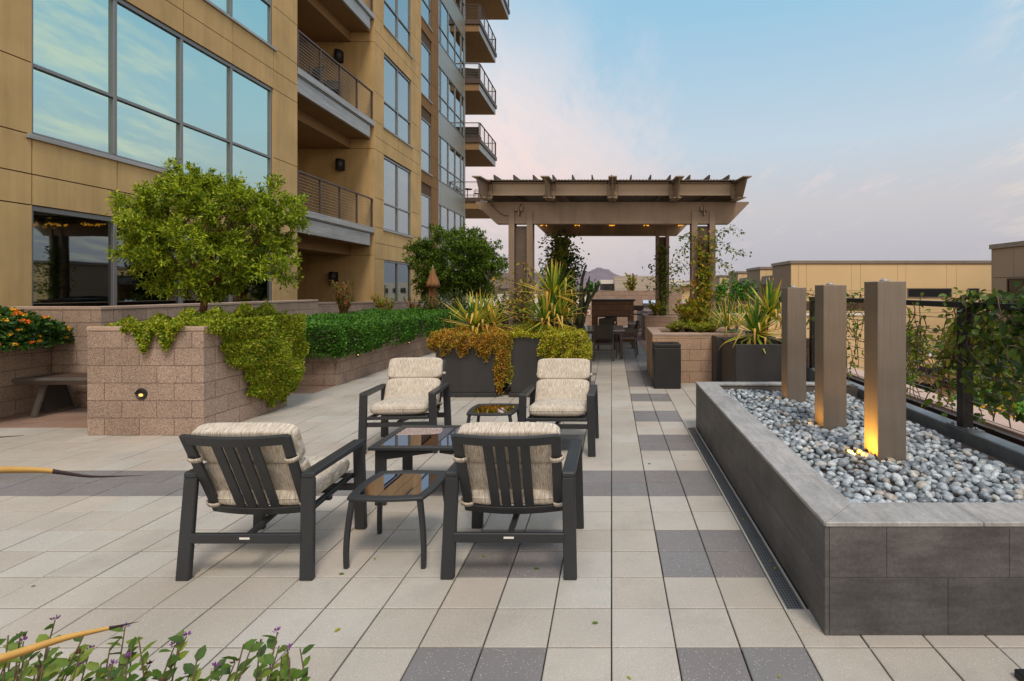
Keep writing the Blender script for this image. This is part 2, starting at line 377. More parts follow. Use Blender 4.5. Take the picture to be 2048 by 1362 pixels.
        fs = [(j*nu+i, j*nu+(i+1) % nu, (j+1)*nu+(i+1) % nu, (j+1)*nu+i) for j in range(nv) for i in range(nu)]
        return s.add(vs, fs, True)
    def build(s, name, mats, parent=None, bevel=0.0, local=False, seg=1):
        if not isinstance(mats, (list, tuple)): mats = [mats]
        off = Vector((0, 0, 0))
        if parent is not None and not local:
            q = parent
            while q is not None: off += q.location; q = q.parent
        me = bpy.data.meshes.new(name)
        me.from_pydata([(p[0]-off.x, p[1]-off.y, p[2]-off.z) for p in s.v], [], s.f)
        for mm in mats: me.materials.append(mm)
        me.polygons.foreach_set('material_index', s.mi)
        me.polygons.foreach_set('use_smooth', s.sm)
        uv = me.uv_layers.new(name='UVMap')
        vv = s.v; data = []
        for poly in me.polygons:
            n = poly.normal; ax, ay, az = abs(n.x), abs(n.y), abs(n.z)
            for vi in poly.vertices:
                p = vv[vi]
                if az >= ax and az >= ay: data += [p[0], p[1]]
                elif ax >= ay: data += [p[1], p[2]]
                else: data += [p[0], p[2]]
        uv.data.foreach_set('uv', data)
        me.update()
        o = bpy.data.objects.new(name, me); COL.objects.link(o)
        if parent is not None: o.parent = parent
        if bevel:
            bv = o.modifiers.new('bevel', 'BEVEL'); bv.width = bevel; bv.segments = seg; bv.limit_method = 'ANGLE'; bv.angle_limit = math.radians(40)
        return o

def tag(o, label=None, cat=None, group=None, kind=None):
    if label: o['label'] = label
    if cat: o['category'] = cat
    if group: o['group'] = group
    if kind: o['kind'] = kind
    return o
def thing(name, label, cat, loc=(0, 0, 0), group=None):
    o = bpy.data.objects.new(name, None); COL.objects.link(o); o.location = loc; o.empty_display_size = .1
    return tag(o, label, cat, group)
def dup(root, loc, rz=0.0, label=None, group=None):
    r = root.copy(); COL.objects.link(r); r.location = loc; r.rotation_euler = (0, 0, rz)
    if label: r['label'] = label
    if group: r['group'] = group
    for ch in list(root.children):
        c = ch.copy(); COL.objects.link(c); c.parent = r
        for g in list(ch.children):
            d = g.copy(); COL.objects.link(d); d.parent = c
    return r

# ------------------------------------------------------------------ leaves
def nrmz(a): return a/np.maximum(np.linalg.norm(a, axis=1, keepdims=True), 1e-9)
def leaves(name, P, D, Nn, Ln, Wd, mat, parent=None, ovate=False, extra_mats=None, midx=None):
    P = np.asarray(P, float); n = len(P); D = nrmz(np.asarray(D, float))
    Nn = np.asarray(Nn, float); Nn = nrmz(Nn-D*np.sum(Nn*D, axis=1, keepdims=True)); S = np.cross(D, Nn)
    Ln = np.broadcast_to(np.asarray(Ln, float), (n,))[:, None]; Wd = np.broadcast_to(np.asarray(Wd, float), (n,))[:, None]
    if parent is not None:
        off = np.zeros(3); q = parent
        while q is not None: off += np.array(q.location); q = q.parent
        P = P-off
    if ovate:
        V = np.stack([P, P+D*Ln*.3+S*Wd*.48+Nn*Wd*.16, P+D*Ln*.68+S*Wd*.42+Nn*Wd*.10, P+D*Ln-Nn*Wd*.12, P+D*Ln*.68-S*Wd*.42+Nn*Wd*.10, P+D*Ln*.3-S*Wd*.48+Nn*Wd*.16], 1)
        k = 6; pat = np.array([0, 1, 2, 3, 0, 3, 4, 5]); nf = 2
    else:
        V = np.stack([P, P+D*Ln*.45+S*Wd*.5+Nn*Wd*.12, P+D*Ln, P+D*Ln*.45-S*Wd*.5+Nn*Wd*.12], 1)
        k = 4; pat = np.array([0, 1, 2, 3]); nf = 1
    me = bpy.data.meshes.new(name)
    me.vertices.add(n*k); me.vertices.foreach_set('co', V.reshape(-1))
    li = (np.arange(n)[:, None]*k+pat[None]).reshape(-1)
    me.loops.add(len(li)); me.loops.foreach_set('vertex_index', li.astype(np.int32))
    me.polygons.add(n*nf); me.polygons.foreach_set('loop_start', (np.arange(n*nf)*4).astype(np.int32))
    try: me.polygons.foreach_set('loop_total', np.full(n*nf, 4, np.int32))
    except Exception: pass
    me.materials.append(mat)
    me.update(calc_edges=True); me.validate()
    o = bpy.data.objects.new(name, me); COL.objects.link(o)
    if parent is not None: o.parent = parent
    return o
def rdir(n, r=None):
    return nrmz((r or rng).normal(size=(n, 3)))
def shoots(C, Dn, per, slen, r, droop=0.0):
    """short leafy shoots: start points C, directions Dn; returns leaf pos/dir/normal"""
    n = len(C); t = r.random((n, per, 1))
    base = C[:, None, :]+Dn[:, None, :]*t*slen+r.normal(size=(n, per, 3))*slen*.10
    d = Dn[:, None, :]*.7+nrmz(r.normal(size=(n*per, 3))).reshape(n, per, 3)*.85
    d[..., 2] -= droop
    nn = np.array([0, 0, 1.0])+r.normal(size=(n, per, 3))*.6
    return base.reshape(-1, 3), d.reshape(-1, 3), nn.reshape(-1, 3)
# ------------------------------------------------------------------ camera, sky, sun
cam = bpy.data.cameras.new('camera'); co = bpy.data.objects.new('camera', cam); COL.objects.link(co)
co.location = (0, 0, CAMH); co.rotation_euler = (PI/2, 0, 0)
cam.sensor_width = 36; cam.lens = 36*F/2048
cam.shift_x = (1024-VX)/2048; cam.shift_y = -(681-VY)/2048
cam.clip_start = .05; cam.clip_end = 20000
SC.camera = co
SUN_EL, SUN_AZ = math.radians(56), math.radians(160)      # low, behind the camera and a little to the right
w = bpy.data.worlds.new('World'); SC.world = w; w.use_nodes = True
nt = w.node_tree; nt.nodes.clear()
wo = nt.nodes.new('ShaderNodeOutputWorld'); bg = nt.nodes.new('ShaderNodeBackground'); L(nt, bg.outputs[0], wo.inputs[0])
sk = N(nt, 'ShaderNodeTexSky'); sk.sky_type = 'NISHITA'; sk.sun_disc = False; sk.sun_elevation = SUN_EL; sk.sun_rotation = SUN_AZ
sk.altitude = 400; sk.dust_density = 2.5
tc = N(nt, 'ShaderNodeTexCoord'); sx = N(nt, 'ShaderNodeSeparateXYZ'); L(nt, tc.outputs['Generated'], sx.inputs[0])
X, Y, Z = sx.outputs
zc = math_(nt, 'MAXIMUM', Z, 0.0)
grad = ramp(nt, zc, [(0, (.49, .475, .535)), (.04, (.51, .49, .545)), (.15, (.64, .61, .62)), (.257, (.59, .70, .79)), (.47, (.35, .62, .82)), (1, (.25, .50, .76))])
az = math_(nt, 'DIVIDE', X, math_(nt, 'MAXIMUM', math_(nt, 'ABSOLUTE', Y), .08))
# thin evening cloud, stretched along the horizon
cv = N(nt, 'ShaderNodeCombineXYZ')
den = math_(nt, 'ADD', zc, .16)
L(nt, math_(nt, 'DIVIDE', X, den), cv.inputs[0]); L(nt, math_(nt, 'DIVIDE', Y, den), cv.inputs[1])
mp = N(nt, 'ShaderNodeMapping'); mp.inputs['Scale'].default_value = (1.1, .55, 1); mp.inputs['Rotation'].default_value = (0, 0, .55); mp.inputs['Location'].default_value = (2.3, 1.1, 0)
L(nt, cv.outputs[0], mp.inputs[0])
nz = noise(nt, mp.outputs[0], 1.5, 7, .62)
mp2 = N(nt, 'ShaderNodeMapping'); mp2.inputs['Scale'].default_value = (2.2, .8, 1); mp2.inputs['Rotation'].default_value = (0, 0, .9); L(nt, cv.outputs[0], mp2.inputs[0])
nz2 = noise(nt, mp2.outputs[0], 2.2, 8, .68)
def srange(v, a, b):
    r = N(nt, 'ShaderNodeMapRange'); r.interpolation_type = 'SMOOTHSTEP'; r.clamp = True
    r.inputs['From Min'].default_value = a; r.inputs['From Max'].default_value = b; L(nt, v, r.inputs[0]); return r.outputs[0]
azs = math_(nt, 'ADD', az, math_(nt, 'MULTIPLY', math_(nt, 'SUBTRACT', zc, .25), .55))
left = srange(math_(nt, 'ADD', azs, math_(nt, 'MULTIPLY', math_(nt, 'SUBTRACT', nz2, .5), .75)), .20, -.16)
lowz = srange(zc, .62, .25)
cl1 = math_(nt, 'MULTIPLY', math_(nt, 'MULTIPLY', left, lowz), math_(nt, 'ADD', .70, math_(nt, 'MULTIPLY', srange(nz2, .38, .62), .38)))
right = srange(az, .62, .95)
cl2 = math_(nt, 'MULTIPLY', math_(nt, 'MULTIPLY', right, .85), srange(nz2, .42, .64))
cl3 = math_(nt, 'MULTIPLY', math_(nt, 'MULTIPLY', srange(zc, .02, .16), srange(zc, .30, .2)), math_(nt, 'MULTIPLY', srange(nz2, .52, .70), .35))
cl = math_(nt, 'MAXIMUM', cl1, math_(nt, 'MAXIMUM', cl2, cl3))
ccol = ramp(nt, zc, [(0, (.56, .51, .55)), (.1, (.78, .66, .64)), (.22, (.97, .78, .73)), (.4, (.98, .88, .86)), (1, (.85, .84, .82))])
ccol = mixc(nt, math_(nt, 'MULTIPLY', right, .75), ccol, (1.02, .93, .68))
front = mixc(nt, cl, grad, ccol)
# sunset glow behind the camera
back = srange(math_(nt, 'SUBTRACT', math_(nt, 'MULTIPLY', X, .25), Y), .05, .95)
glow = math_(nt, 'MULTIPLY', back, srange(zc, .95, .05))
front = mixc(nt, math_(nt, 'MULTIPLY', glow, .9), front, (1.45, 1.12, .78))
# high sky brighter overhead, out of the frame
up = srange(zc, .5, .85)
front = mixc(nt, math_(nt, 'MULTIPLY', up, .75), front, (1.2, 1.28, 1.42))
nis = mixc(nt, 1.0, sk.outputs[0], (.10, .10, .10), 'MULTIPLY')
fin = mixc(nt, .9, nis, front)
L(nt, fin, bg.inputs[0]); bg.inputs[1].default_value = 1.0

sl = bpy.data.lights.new('sun', 'SUN'); so = bpy.data.objects.new('sun', sl); COL.objects.link(so)
sl.energy = 2.1; sl.angle = math.radians(16); sl.color = (1.0, .86, .70)
sd = Vector((math.sin(SUN_AZ)*math.cos(SUN_EL), math.cos(SUN_AZ)*math.cos(SUN_EL), math.sin(SUN_EL)))   # towards the sun
so.rotation_euler = sd.to_track_quat('Z', 'Y').to_euler()
so.location = (0, -6, 9)

SC.view_settings.view_transform = 'Standard'; SC.view_settings.look = 'None'; SC.view_settings.exposure = 0; SC.view_settings.gamma = 1
SC.render.engine = 'CYCLES'; SC.cycles.use_denoising = True; SC.cycles.max_bounces = 7; SC.cycles.transparent_max_bounces = 12
SC.cycles.sample_clamp_indirect = 6; SC.cycles.caustics_reflective = False; SC.cycles.caustics_refractive = False

# ------------------------------------------------------------------ ground, terrace, paving
m = MB(); m.box(-6000, 6000, -300, 9000, -3.2, -3.1); tag(m.build('ground', M['ground']), kind='structure')
m = MB(); m.box(3.95, 30, -2, 31, -3.096, -3.05); tag(m.build('courtyard', M['plaza']), kind='structure')
m = MB(); m.box(-14, 3.49, -4, 26, -3.05, -.02); tag(m.build('terrace', M['sand_joint']), kind='structure')
P = .305; Y0 = 2.487-.305*14
m = MB()
def pave(c, r):
    x0 = c*P; y0 = 2.487+r*P
    mat = 0
    if c in (1, 2, -3, -2):
        if r in (-2, -1): mat = 1
        elif 2 <= r <= 26 and r % 4 in (2, 3): mat = 1
    if r in (6, 7): mat = 1
    if c in (1, 2) and 22 <= r <= 27: mat = 1
    if c in (1, 2) and r >= 28: mat = 2
    if c >= 3 and r >= 26: mat = 3
    if c < -18 and r >= 13: mat = 3
    if c < -16 and r >= 20: mat = 3
    g = .0030 + (.0012*abs(math.sin(c*12.9+r*78.2)))
    b = .004; t = .0 + .0012*math.sin(c*3.7+r*5.1)
    x1, y1, x0, y1 = x0+P-g, y0+P-g, x0+g, y0+P-g
    y0 += g
    m.cur = mat
    vs = [(x0, y0, -.018), (x1, y0, -.018), (x1, y1, -.018), (x0, y1, -.018),
          (x0, y0, t-b*.7), (x1, y0, t-b*.7), (x1, y1, t-b*.7), (x0, y1, t-b*.7),
          (x0+b, y0+b, t), (x1-b, y0+b, t), (x1-b, y1-b, t), (x0+b, y1-b, t)]
    m.add(vs, [(8, 9, 10, 11), (4, 5, 9, 8), (5, 6, 10, 9), (6, 7, 11, 10), (7, 4, 8, 11), (0, 1, 5, 4), (1, 2, 6, 5), (2, 3, 7, 6), (3, 0, 4, 7)])
for r in range(-14, 74):
    for c in range(-36, 11):
        xc = (c+.5)*P; yc = 2.487+(r+.5)*P
        if c >= 3 and 2.7 < yc < 6.55: continue
        if xc > 2.55 and yc > 2.7: continue
        if -6.0 < xc < -4.85 and 6.3 < yc < 7.5: continue
        if xc < -8.2: continue
        if xc < -5.0 and yc > 9.5: continue
        pave(c, r)
# narrow cut pavers between the paving field and the drain
for r in range(0, 14):
    pass
tag(m.build('pavement', [M['paver_light'], M['paver_dark'], M['paver_grey'], M['paver_brown']]), kind='structure')

# mountains: ridge of summed humps
m = MB(); nx, ny = 160, 14; x0, x1 = -2200, 1700
peaks = [(-78, 118, 95), (-190, 92, 60), (-330, 80, 110), (20, 70, 90), (130, 62, 70), (190, 46, 60), (330, 52, 80), (460, 58, 120), (640, 50, 90), (-600, 95, 160), (-900, 120, 200), (-1300, 110, 220), (900, 55, 200)]
vs = []
for j in range(ny):
    for i in range(nx):
        x = x0+(x1-x0)*i/(nx-1); y = 2900+j*70
        h = sum(hh*math.exp(-((x-px)/wd)**2) for px, hh, wd in peaks)*.93
        h += 9*math.sin(x*.031+j)+6*math.sin(x*.083+j*2.1)+3*math.sin(x*.19+j*1.3)
        k = math.sin(PI*min(1, j/9))
        vs.append((x, y, -3+max(0, h)*k+(0 if j else -4)))
m.add(vs, [(j*nx+i, j*nx+i+1, (j+1)*nx+i+1, (j+1)*nx+i) for j in range(ny-1) for i in range(nx-1)], True)
tag(m.build('mountains', M['mountain']), kind='structure')

# ------------------------------------------------------------------ the apartment building on the left
BX = -8.8; RX = -9.82; PER = 3.955
B = thing('apartment_building', 'tall tan and brown apartment building with large windows and recessed balconies', 'building', (BX, 14, 0))
def panels(mb, xf, ycuts, zcuts, openings, g=.009, depth=.05):
    for i in range(len(ycuts)-1):
        for j in range(len(zcuts)-1):
            ya, yb, za, zb = ycuts[i], ycuts[i+1], zcuts[j], zcuts[j+1]
            yc, zc_ = (ya+yb)/2, (za+zb)/2
            if any(o[0] < yc < o[1] and o[2] < zc_ < o[3] for o in openings): continue
            mb.box(xf-depth, xf, ya+g, yb-g, za+g, zb-g)
def backing(mb, xf, y0, y1, z0, z1, openings, d0=.06, d1=.32):
    """solid wall behind the panels, with the openings cut out"""
    ys = sorted(set([y0, y1]+[o[0] for o in openings]+[o[1] for o in openings])); zs = sorted(set([z0, z1]+[o[2] for o in openings]+[o[3] for o in openings]))
    for i in range(len(ys)-1):
        for j in range(len(zs)-1):
            yc, zc_ = (ys[i]+ys[i+1])/2, (zs[j]+zs[j+1])/2
            if any(o[0] < yc < o[1] and o[2] < zc_ < o[3] for o in openings): continue
            mb.box(xf-d1, xf-d0, ys[i], ys[i+1], zs[j], zs[j+1])
win_count = 0
def window(xf, y0, y1, z0, z1, mull, trans, glass, blind=True, sill=True):
    fw = .055
    fr = MB(); xa, xb = xf-.13, xf-.035
    fr.box(xa, xb, y0, y1, z1-fw*1.5, z1); fr.box(xa, xb, y0, y1, z0, z0+fw)
    zi0, zi1 = z0+fw, z1-fw*1.5
    fr.box(xa, xb, y0, y0+fw, zi0, zi1); fr.box(xa, xb, y1-fw, y1, zi0, zi1)
    for q in mull: fr.box(xa, xb+.004, q-.035, q+.035, zi0, zi1)
    cuts = [y0+fw]+[a for q in mull for a in (q-.035, q+.035)]+[y1-fw]
    for t in trans:
        for k in range(0, len(cuts), 2): fr.box(xa, xb, cuts[k], cuts[k+1], t-.03, t+.03)
    f = fr.build('window', M['frame_grey'], B, bevel=.006)
    pn = MB(); zcs = [zi0]+[a for t in trans for a in (t-.03, t+.03)]+[zi1]
    for k in range(0, len(cuts), 2):
        for j in range(0, len(zcs), 2):
            pn.box(xf-.092, xf-.082, cuts[k]-.01, cuts[k+1]+.01, zcs[j]-.01, zcs[j+1]+.01)
    pn.build('pane', M[glass], f)
    if blind:
        bl = MB()
        for k in range(0, len(cuts), 2):
            bl.box(xf-.20, xf-.19, cuts[k]+.03, cuts[k+1]-.03, zi0+.01, zi1-.01)
        bl.build('blind', M['blind'], f)
    if sill:
        s_ = MB(); s_.box(xf-.05, xf+.045, y0-.09, y1+.09, z0-.07, z0-.005); s_.build('sill', M['metal_grey'], f, bevel=.005)
def levels(zmax):
    z = [0.0, 2.98, 3.45]
    k = 0
    while True:
        for q in (4.05, 5.14, 6.935, 7.42):
            v = q+PER*k
            if v > zmax: z.append(zmax); return z
            z.append(v)
        k += 1
TOP = 27.0
zc_ = levels(TOP)
# segment 1: wide windows
y_m = [7.98, 9.357, 10.805, 12.22, 13.68]
op1 = [(7.98, 13.68, .55, 2.98)]+[(7.98, 13.68, 4.05+PER*k, 6.935+PER*k) for k in range(0, 5)]
tan = MB(); bk = MB()
z1 = sorted(set(zc_+[.55]))
panels(tan, BX, [1.0, 4.5]+y_m+[14.73], z1, op1); backing(bk, BX, 1.0, 14.59, 0, TOP, op1)
# segment 2
op2 = [(20.33, 23.12, .55, 2.86)]+[(20.33, 23.12, 4.05+PER*k, 6.90+PER*k) for k in range(0, 5)]
panels(tan, BX, [19.47, 20.33, 21.7, 23.12, 24.09], sorted(set([z for z in z1 if z != 2.98]+[2.86])), op2)
backing(bk, BX, 19.61, 24.09, 0, TOP, op2)
# jambs of the window openings
for o in op1+op2:
    tan.box(BX-.30, BX-.001, o[0]-.008, o[0]-.001, o[2], o[3]); tan.box(BX-.30, BX-.001, o[1]+.001, o[1]+.008, o[2], o[3])
tan.box(RX-.3, BX, 24.092, 24.30, 0, TOP)
# walls of the recessed balcony bay
DEEP = -12.2
zz = [0]+[2.98+PER*k for k in range(0, 7)]
for k in range(len(zz)-1):
    a = zz[k]+.009; b = zz[k+1]-.009
    tan.box(DEEP, BX-.006, 19.472, 19.60, a, b); tan.box(DEEP, BX-.33, 14.60, 14.728, a, b)
tan.box(DEEP-.12, DEEP-.01, 14.6, 19.6, 0, TOP)
tan.build('wall', M['stucco'], B); bk.build('wall_backing', M['joint'], B)
for k, o in enumerate(op1):
    lo = k == 0
    window(BX, o[0], o[1], o[2], o[3], y_m[1:-1], [] if lo else [o[2]+1.08], 'glass_low' if lo else 'glass_up', not lo, not lo)
for k, o in enumerate(op2):
    lo = k == 0
    window(BX, o[0], o[1], o[2], o[3], [21.72], [] if lo else [o[2]+1.02], 'glass_low' if lo else 'glass_mid', not lo, not lo)
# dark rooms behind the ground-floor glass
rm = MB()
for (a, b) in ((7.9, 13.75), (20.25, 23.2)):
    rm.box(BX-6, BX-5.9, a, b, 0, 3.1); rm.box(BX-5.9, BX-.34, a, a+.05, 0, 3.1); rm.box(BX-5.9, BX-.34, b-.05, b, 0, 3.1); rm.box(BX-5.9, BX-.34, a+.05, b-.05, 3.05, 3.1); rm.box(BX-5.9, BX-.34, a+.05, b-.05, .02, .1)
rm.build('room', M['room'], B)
# segment 3: brown set-back strip
op3 = [(26.9, 28.67, 4.0+PER*k, 6.74+PER*k) for k in range(0, 5)]
br = MB(); zb = [0]
for k in range(0, 7):
    for q in (2.75, 3.35, 4.0, 5.05): zb.append(q+PER*k)
zb = [z for z in zb if z < TOP]+[TOP]
zb = sorted(set(zb+[o[3] for o in op3]))
zb2 = [z for z in zb if not any(abs(z-(2.75+PER*k)) < .06 for k in range(1, 8))]
panels(br, RX, [24.3, 25.7, 26.9, 28.67, 29.83], zb2, op3); bk3 = MB(); backing(bk3, RX, 24.3, 29.83, 0, TOP, op3)
for o in op3: br.box(RX-.3, RX-.001, o[0]-.008, o[0]-.001, o[2], o[3]); br.box(RX-.3, RX-.001, o[1]+.001, o[1]+.008, o[2], o[3])
br.build('brown_wall', M['stucco_brown'], B); bk3.build('wall_backing', M['joint'], B)
for o in op3: window(RX, o[0], o[1], o[2], o[3], [], [o[2]+1.05], 'glass_mid')
# segment 4: glass corner
ym = [29.86, 30.3, 31.7, 33.1, 34.4, 35.08]
sp = MB()
for k in range(-1, 6):
    z0, z1_ = 6.63+PER*k, 7.93+PER*k
    z0 = max(z0, 0)
    for i in range(len(ym)-1): sp.box(RX-.10, RX-.03, ym[i]+.006, ym[i+1]-.006, z0+.006, z1_-.006)
sp.box(RX-.5, RX-.31, 29.84, 35.1, 0, TOP)
sp.box(RX-7, RX, 35.102, 35.3, 0, TOP)
sp.build('spandrel_panel', M['metal_panel'], B)
for k in range(0, 6): window(RX+.03, 29.84, 35.1, 7.93+PER*(k-1), 10.585+PER*(k-1), ym[1:-1], [7.93+.93+PER*(k-1)], 'glass_mid', True, False)
m = MB(); m.box(-22, BX-.33, 1, 35.1, TOP-.3, TOP); m.build('roof', M['metal_panel'], B)

def railing(name, parent, segs, z, h=1.06, posts=4, cab=10, rows=None):
    """segs: list of ((x,y),(x,y)) runs"""
    r = MB(); c = MB()
    for (a, b) in segs:
        a = Vector((a[0], a[1], 0)); b = Vector((b[0], b[1], 0))
        r.bar(a+Vector((0, 0, z+h)), b+Vector((0, 0, z+h)), .07, .045)
        for i in range(cab):
            zz_ = z+.06+(h-.16)*i/(cab-1)
            c.bar(a+Vector((0, 0, zz_)), b+Vector((0, 0, zz_)), .008, .008)
    rail = r.build('railing', M['rail_brown'], parent)
    for (a, b) in segs:
        a = Vector((a[0], a[1], 0)); b = Vector((b[0], b[1], 0)); ln = (b-a).length
        k = posts if ln > 2 else 2
        for i in range(k):
            p = a+(b-a)*((i+.04)/(k-1+.08))
            q = MB(); q.box(p.x-.03, p.x+.03, p.y-.02, p.y+.02, z, z+h-.024); q.build('post', M['rail_brown'], parent)
    c.build('cable', M['cable'], parent)
# recessed balconies
for k in range(0, 5):
    zd = 3.99+PER*k
    fc = MB(); fc.box(BX-.80, BX+.02, 14.745, 19.465, zd-.19, zd); fc.box(BX-.14, BX-.04, 14.745, 19.25, zd-.67, zd-.24)
    fc.box(BX-.08, BX-.02, 14.745, 19.4, zd-.225, zd-.195)
    bal = fc.build('balcony', M['metal_grey'], B, bevel=.008)
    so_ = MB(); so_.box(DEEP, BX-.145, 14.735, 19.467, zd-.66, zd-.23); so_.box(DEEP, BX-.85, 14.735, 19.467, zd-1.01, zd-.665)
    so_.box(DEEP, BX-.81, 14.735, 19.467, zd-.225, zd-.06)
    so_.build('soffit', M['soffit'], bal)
    railing('railing', bal, [((BX-.05, 14.77), (BX-.05, 19.44))], zd, 1.06, 5, 11)
# corner balconies of the tower end
for k in range(0, 5):
    zd = 7.9+3.97*k; xo = -8.9 if k < 4 else -8.15; ya, yb = (35.3, 40.2) if k < 4 else (35.6, 41.5)
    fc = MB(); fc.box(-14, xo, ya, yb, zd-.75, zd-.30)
    bal = fc.build('corner_balcony', M['soffit'], B)
    g_ = MB(); g_.box(-14, xo+.12, ya-.08, yb+.12, zd-.295, zd); g_.build('edge_beam', M['rail_brown'], bal, bevel=.02)
    f2 = MB(); f2.box(xo+.002, xo+.03, ya+.01, yb, zd-.75, zd-.30); f2.build('fascia', M['metal_grey'], bal)
    railing('railing', bal, [((-10.4, ya), (xo+.05, ya)), ((xo+.05, ya+.05), (xo+.05, yb)), ((xo+.05, yb), (-14, yb))], zd, 1.05, 5, 9)
# black wall lamps in the balcony bay
for (x, z) in ((-10.0, 6.30), (-10.25, 2.16), (-10.05, 10.3)):
    q = MB(); q.lathe([(.10, -.20), (.13, -.20), (.13, .20), (.10, .20)], (x, 19.31, z), 14); q.box(x-.13, x+.13, 19.40, 19.465, z-.2, z+.2)
    q.build('wall_lamp', M['black_lamp'], B)
# orange garland inside the ground-floor window
m = MB(); r_ = random.Random(3)
for i in range(90):
    y = 8.05+5.4*(i/90)+r_.uniform(-.03, .03); dz = r_.uniform(.02, .24)
    m.lathe([(.002, -.014), (.019, -.004), (.016, .010), (.002, .022)], (BX-.26-r_.uniform(0, .05), y, 2.88-dz), 5)
m.cur = 1; m.tube([(BX-.27, 8.05+5.4*i/40, 2.86-.02*math.sin(i*1.3)) for i in range(41)], .004, 4)
g = m.build('garland', [M['orange_bulb'], M['black_lamp']]); tag(g, 'string of small orange garland lights inside the ground floor window', 'garland')
# ------------------------------------------------------------------ block walls and planters
def block_planter(name, label, x0, x1, y0, y1, h, mat='block', group=None, soil=True, wall=.2, caph=.055, z0=0.0):
    t = thing(name, label, 'planter', ((x0+x1)/2, (y0+y1)/2, z0), group)
    m = MB(); hb = h-caph
    m.box(x0, x1, y0, y0+wall, z0, hb); m.box(x0, x1, y1-wall, y1, z0, hb); m.box(x0, x0+wall, y0+wall, y1-wall, z0, hb); m.box(x1-wall, x1, y0+wall, y1-wall, z0, hb)
    m.build('wall', M[mat], t, bevel=.006)
    c = MB(); e = .006
    c.box(x0-e, x1+e, y0-e, y0+wall, hb+.003, h); c.box(x0-e, x1+e, y1-wall, y1+e, hb+.003, h)
    c.box(x0-e, x0+wall, y0+wall+.003, y1-wall-.003, hb+.003, h); c.box(x1-wall, x1+e, y0+wall+.003, y1-wall-.003, hb+.003, h)
    c.build('cap', M['cap'] if mat in ('block', 'block_warm') else M[mat], t, bevel=.008)
    if soil:
        s = MB(); s.box(x0+wall, x1-wall, y0+wall, y1-wall, h-.4, h-.07); s.build('soil', M['soil'], t)
    return t
p1 = block_planter('block_planter', 'tall pink block planter holding the round green tree, beside the bench', -6.09, -4.74, 6.10, 7.68, 1.265)
hp = block_planter('block_planter', 'long low block planter filled by the clipped green hedge', -7.35, -4.83, 9.27, 17.0, .555)
rp = block_planter('block_planter', 'warm tan block planter around the front right pergola post behind the black bin', .745, 2.6, 9.55, 11.12, .905, 'block_warm')
bp = block_planter('block_planter', 'block planter around the far right pergola post near the grill', 1.12, 3.2, 17.6, 19.6, .82, 'block_far')
lp = block_planter('block_planter', 'shaded block planter overflowing with orange flowers left of the bench', -9.0+.25, -8.06, 4.0, 7.56, .92)
pp = block_planter('block_planter', 'low block planter around the left pergola posts behind the yuccas', -2.6, -1.1, 9.75, 11.6, .5)
fp = block_planter('block_planter', 'low planter in the foreground below the purple flowering plant', -2.4, -.35, .78, 1.38, .36)
# wall under the ground floor windows
t = thing('block_wall', 'long pink block wall under the dark ground floor windows, behind the bench', 'wall', (-7.9, 7.6, 0))
m = MB(); m.box(-8.74, -7.37, 7.58, 7.78, 0, 1.40); m.box(-7.57, -7.37, 7.785, 13.2, 0, 1.40); m.build('wall', M['block'], t, bevel=.006)
m = MB(); m.box(-8.74, -7.36, 7.572, 7.79, 1.403, 1.45); m.box(-7.58, -7.36, 7.793, 13.2, 1.403, 1.45); m.build('cap', M['cap'], t, bevel=.006)
t = thing('block_wall', 'pinkish block wall below the recessed balconies, behind the red-tipped shrubs', 'wall', (-8.2, 18, 0))
m = MB(); m.prism([(14.75, 0), (24.0, 0), (24.0, 1.13), (14.75, 1.30)], 0, -8.45, -8.25); m.build('wall', M['block'], t)
m = MB(); m.prism([(14.74, 1.303), (24.0, 1.133), (24.0, 1.18), (14.74, 1.35)], 0, -8.46, -8.24); m.build('cap', M['cap'], t)
# short brown rail between the two walls
t = thing('guard_rail', 'short brown cable guard rail between two block walls below the first balcony', 'railing', (-7.5, 13.3, 0))
m = MB(); m.bar((-7.45, 13.22, 1.38), (-8.36, 14.6, 1.38), .05, .04); m.build('top_rail', M['rail_brown'], t)
for q in ((-7.47, 13.25), (-8.33, 14.55)):
    m = MB(); m.box(q[0]-.035, q[0]+.035, q[1]-.03, q[1]+.03, 0, 1.36); m.build('post', M['rail_brown'], t)
m = MB()
for i in range(7): m.bar((-7.45, 13.22, .3+i*.15), (-8.36, 14.6, .3+i*.15), .012, .012)
m.build('cable', M['cable'], t)
# far walls of the terrace
t = thing('block_wall', 'tall pale block wall closing the terrace behind the fireplace and grill', 'wall', (1, 25.2, 0))
m = MB(); m.box(-.66, 3.35, 25.0, 25.25, 0, 1.66); m.box(-1.0, -.662, 25.0, 25.24, 0, 1.58); m.build('wall', M['block_far'], t)
m = MB(); m.box(-1.75, -.55, 24.55, 24.75, 0, .98); m.build('low_wing', M['block_far'], t)
t = thing('wall_sign', 'small white square wall sign with a red mark left of the fireplace', 'sign', (-1.1, 24.54, .64))
m = MB(); m.box(-1.22, -.99, 24.52, 24.547, .54, .75); m.build('board', M['sign_white'], t, bevel=.01)
m = MB()
for i in range(3): m.box(-1.155+i*.038, -1.125+i*.038, 24.512, 24.519, .58+.01*(i % 2), .71-.02*(i % 2))
m.box(-1.16, -1.05, 24.512, 24.518, .64, .655); m.build('mark', M['sign_red'], t)
t = thing('block_wall', 'small brown block end wall between the metal pillars and dark planter', 'wall', (3.1, 8.3, 0))
m = MB(); m.box(2.95, 3.45, 8.15, 8.35, 0, .93); m.build('wall', M['block_brown'], t)

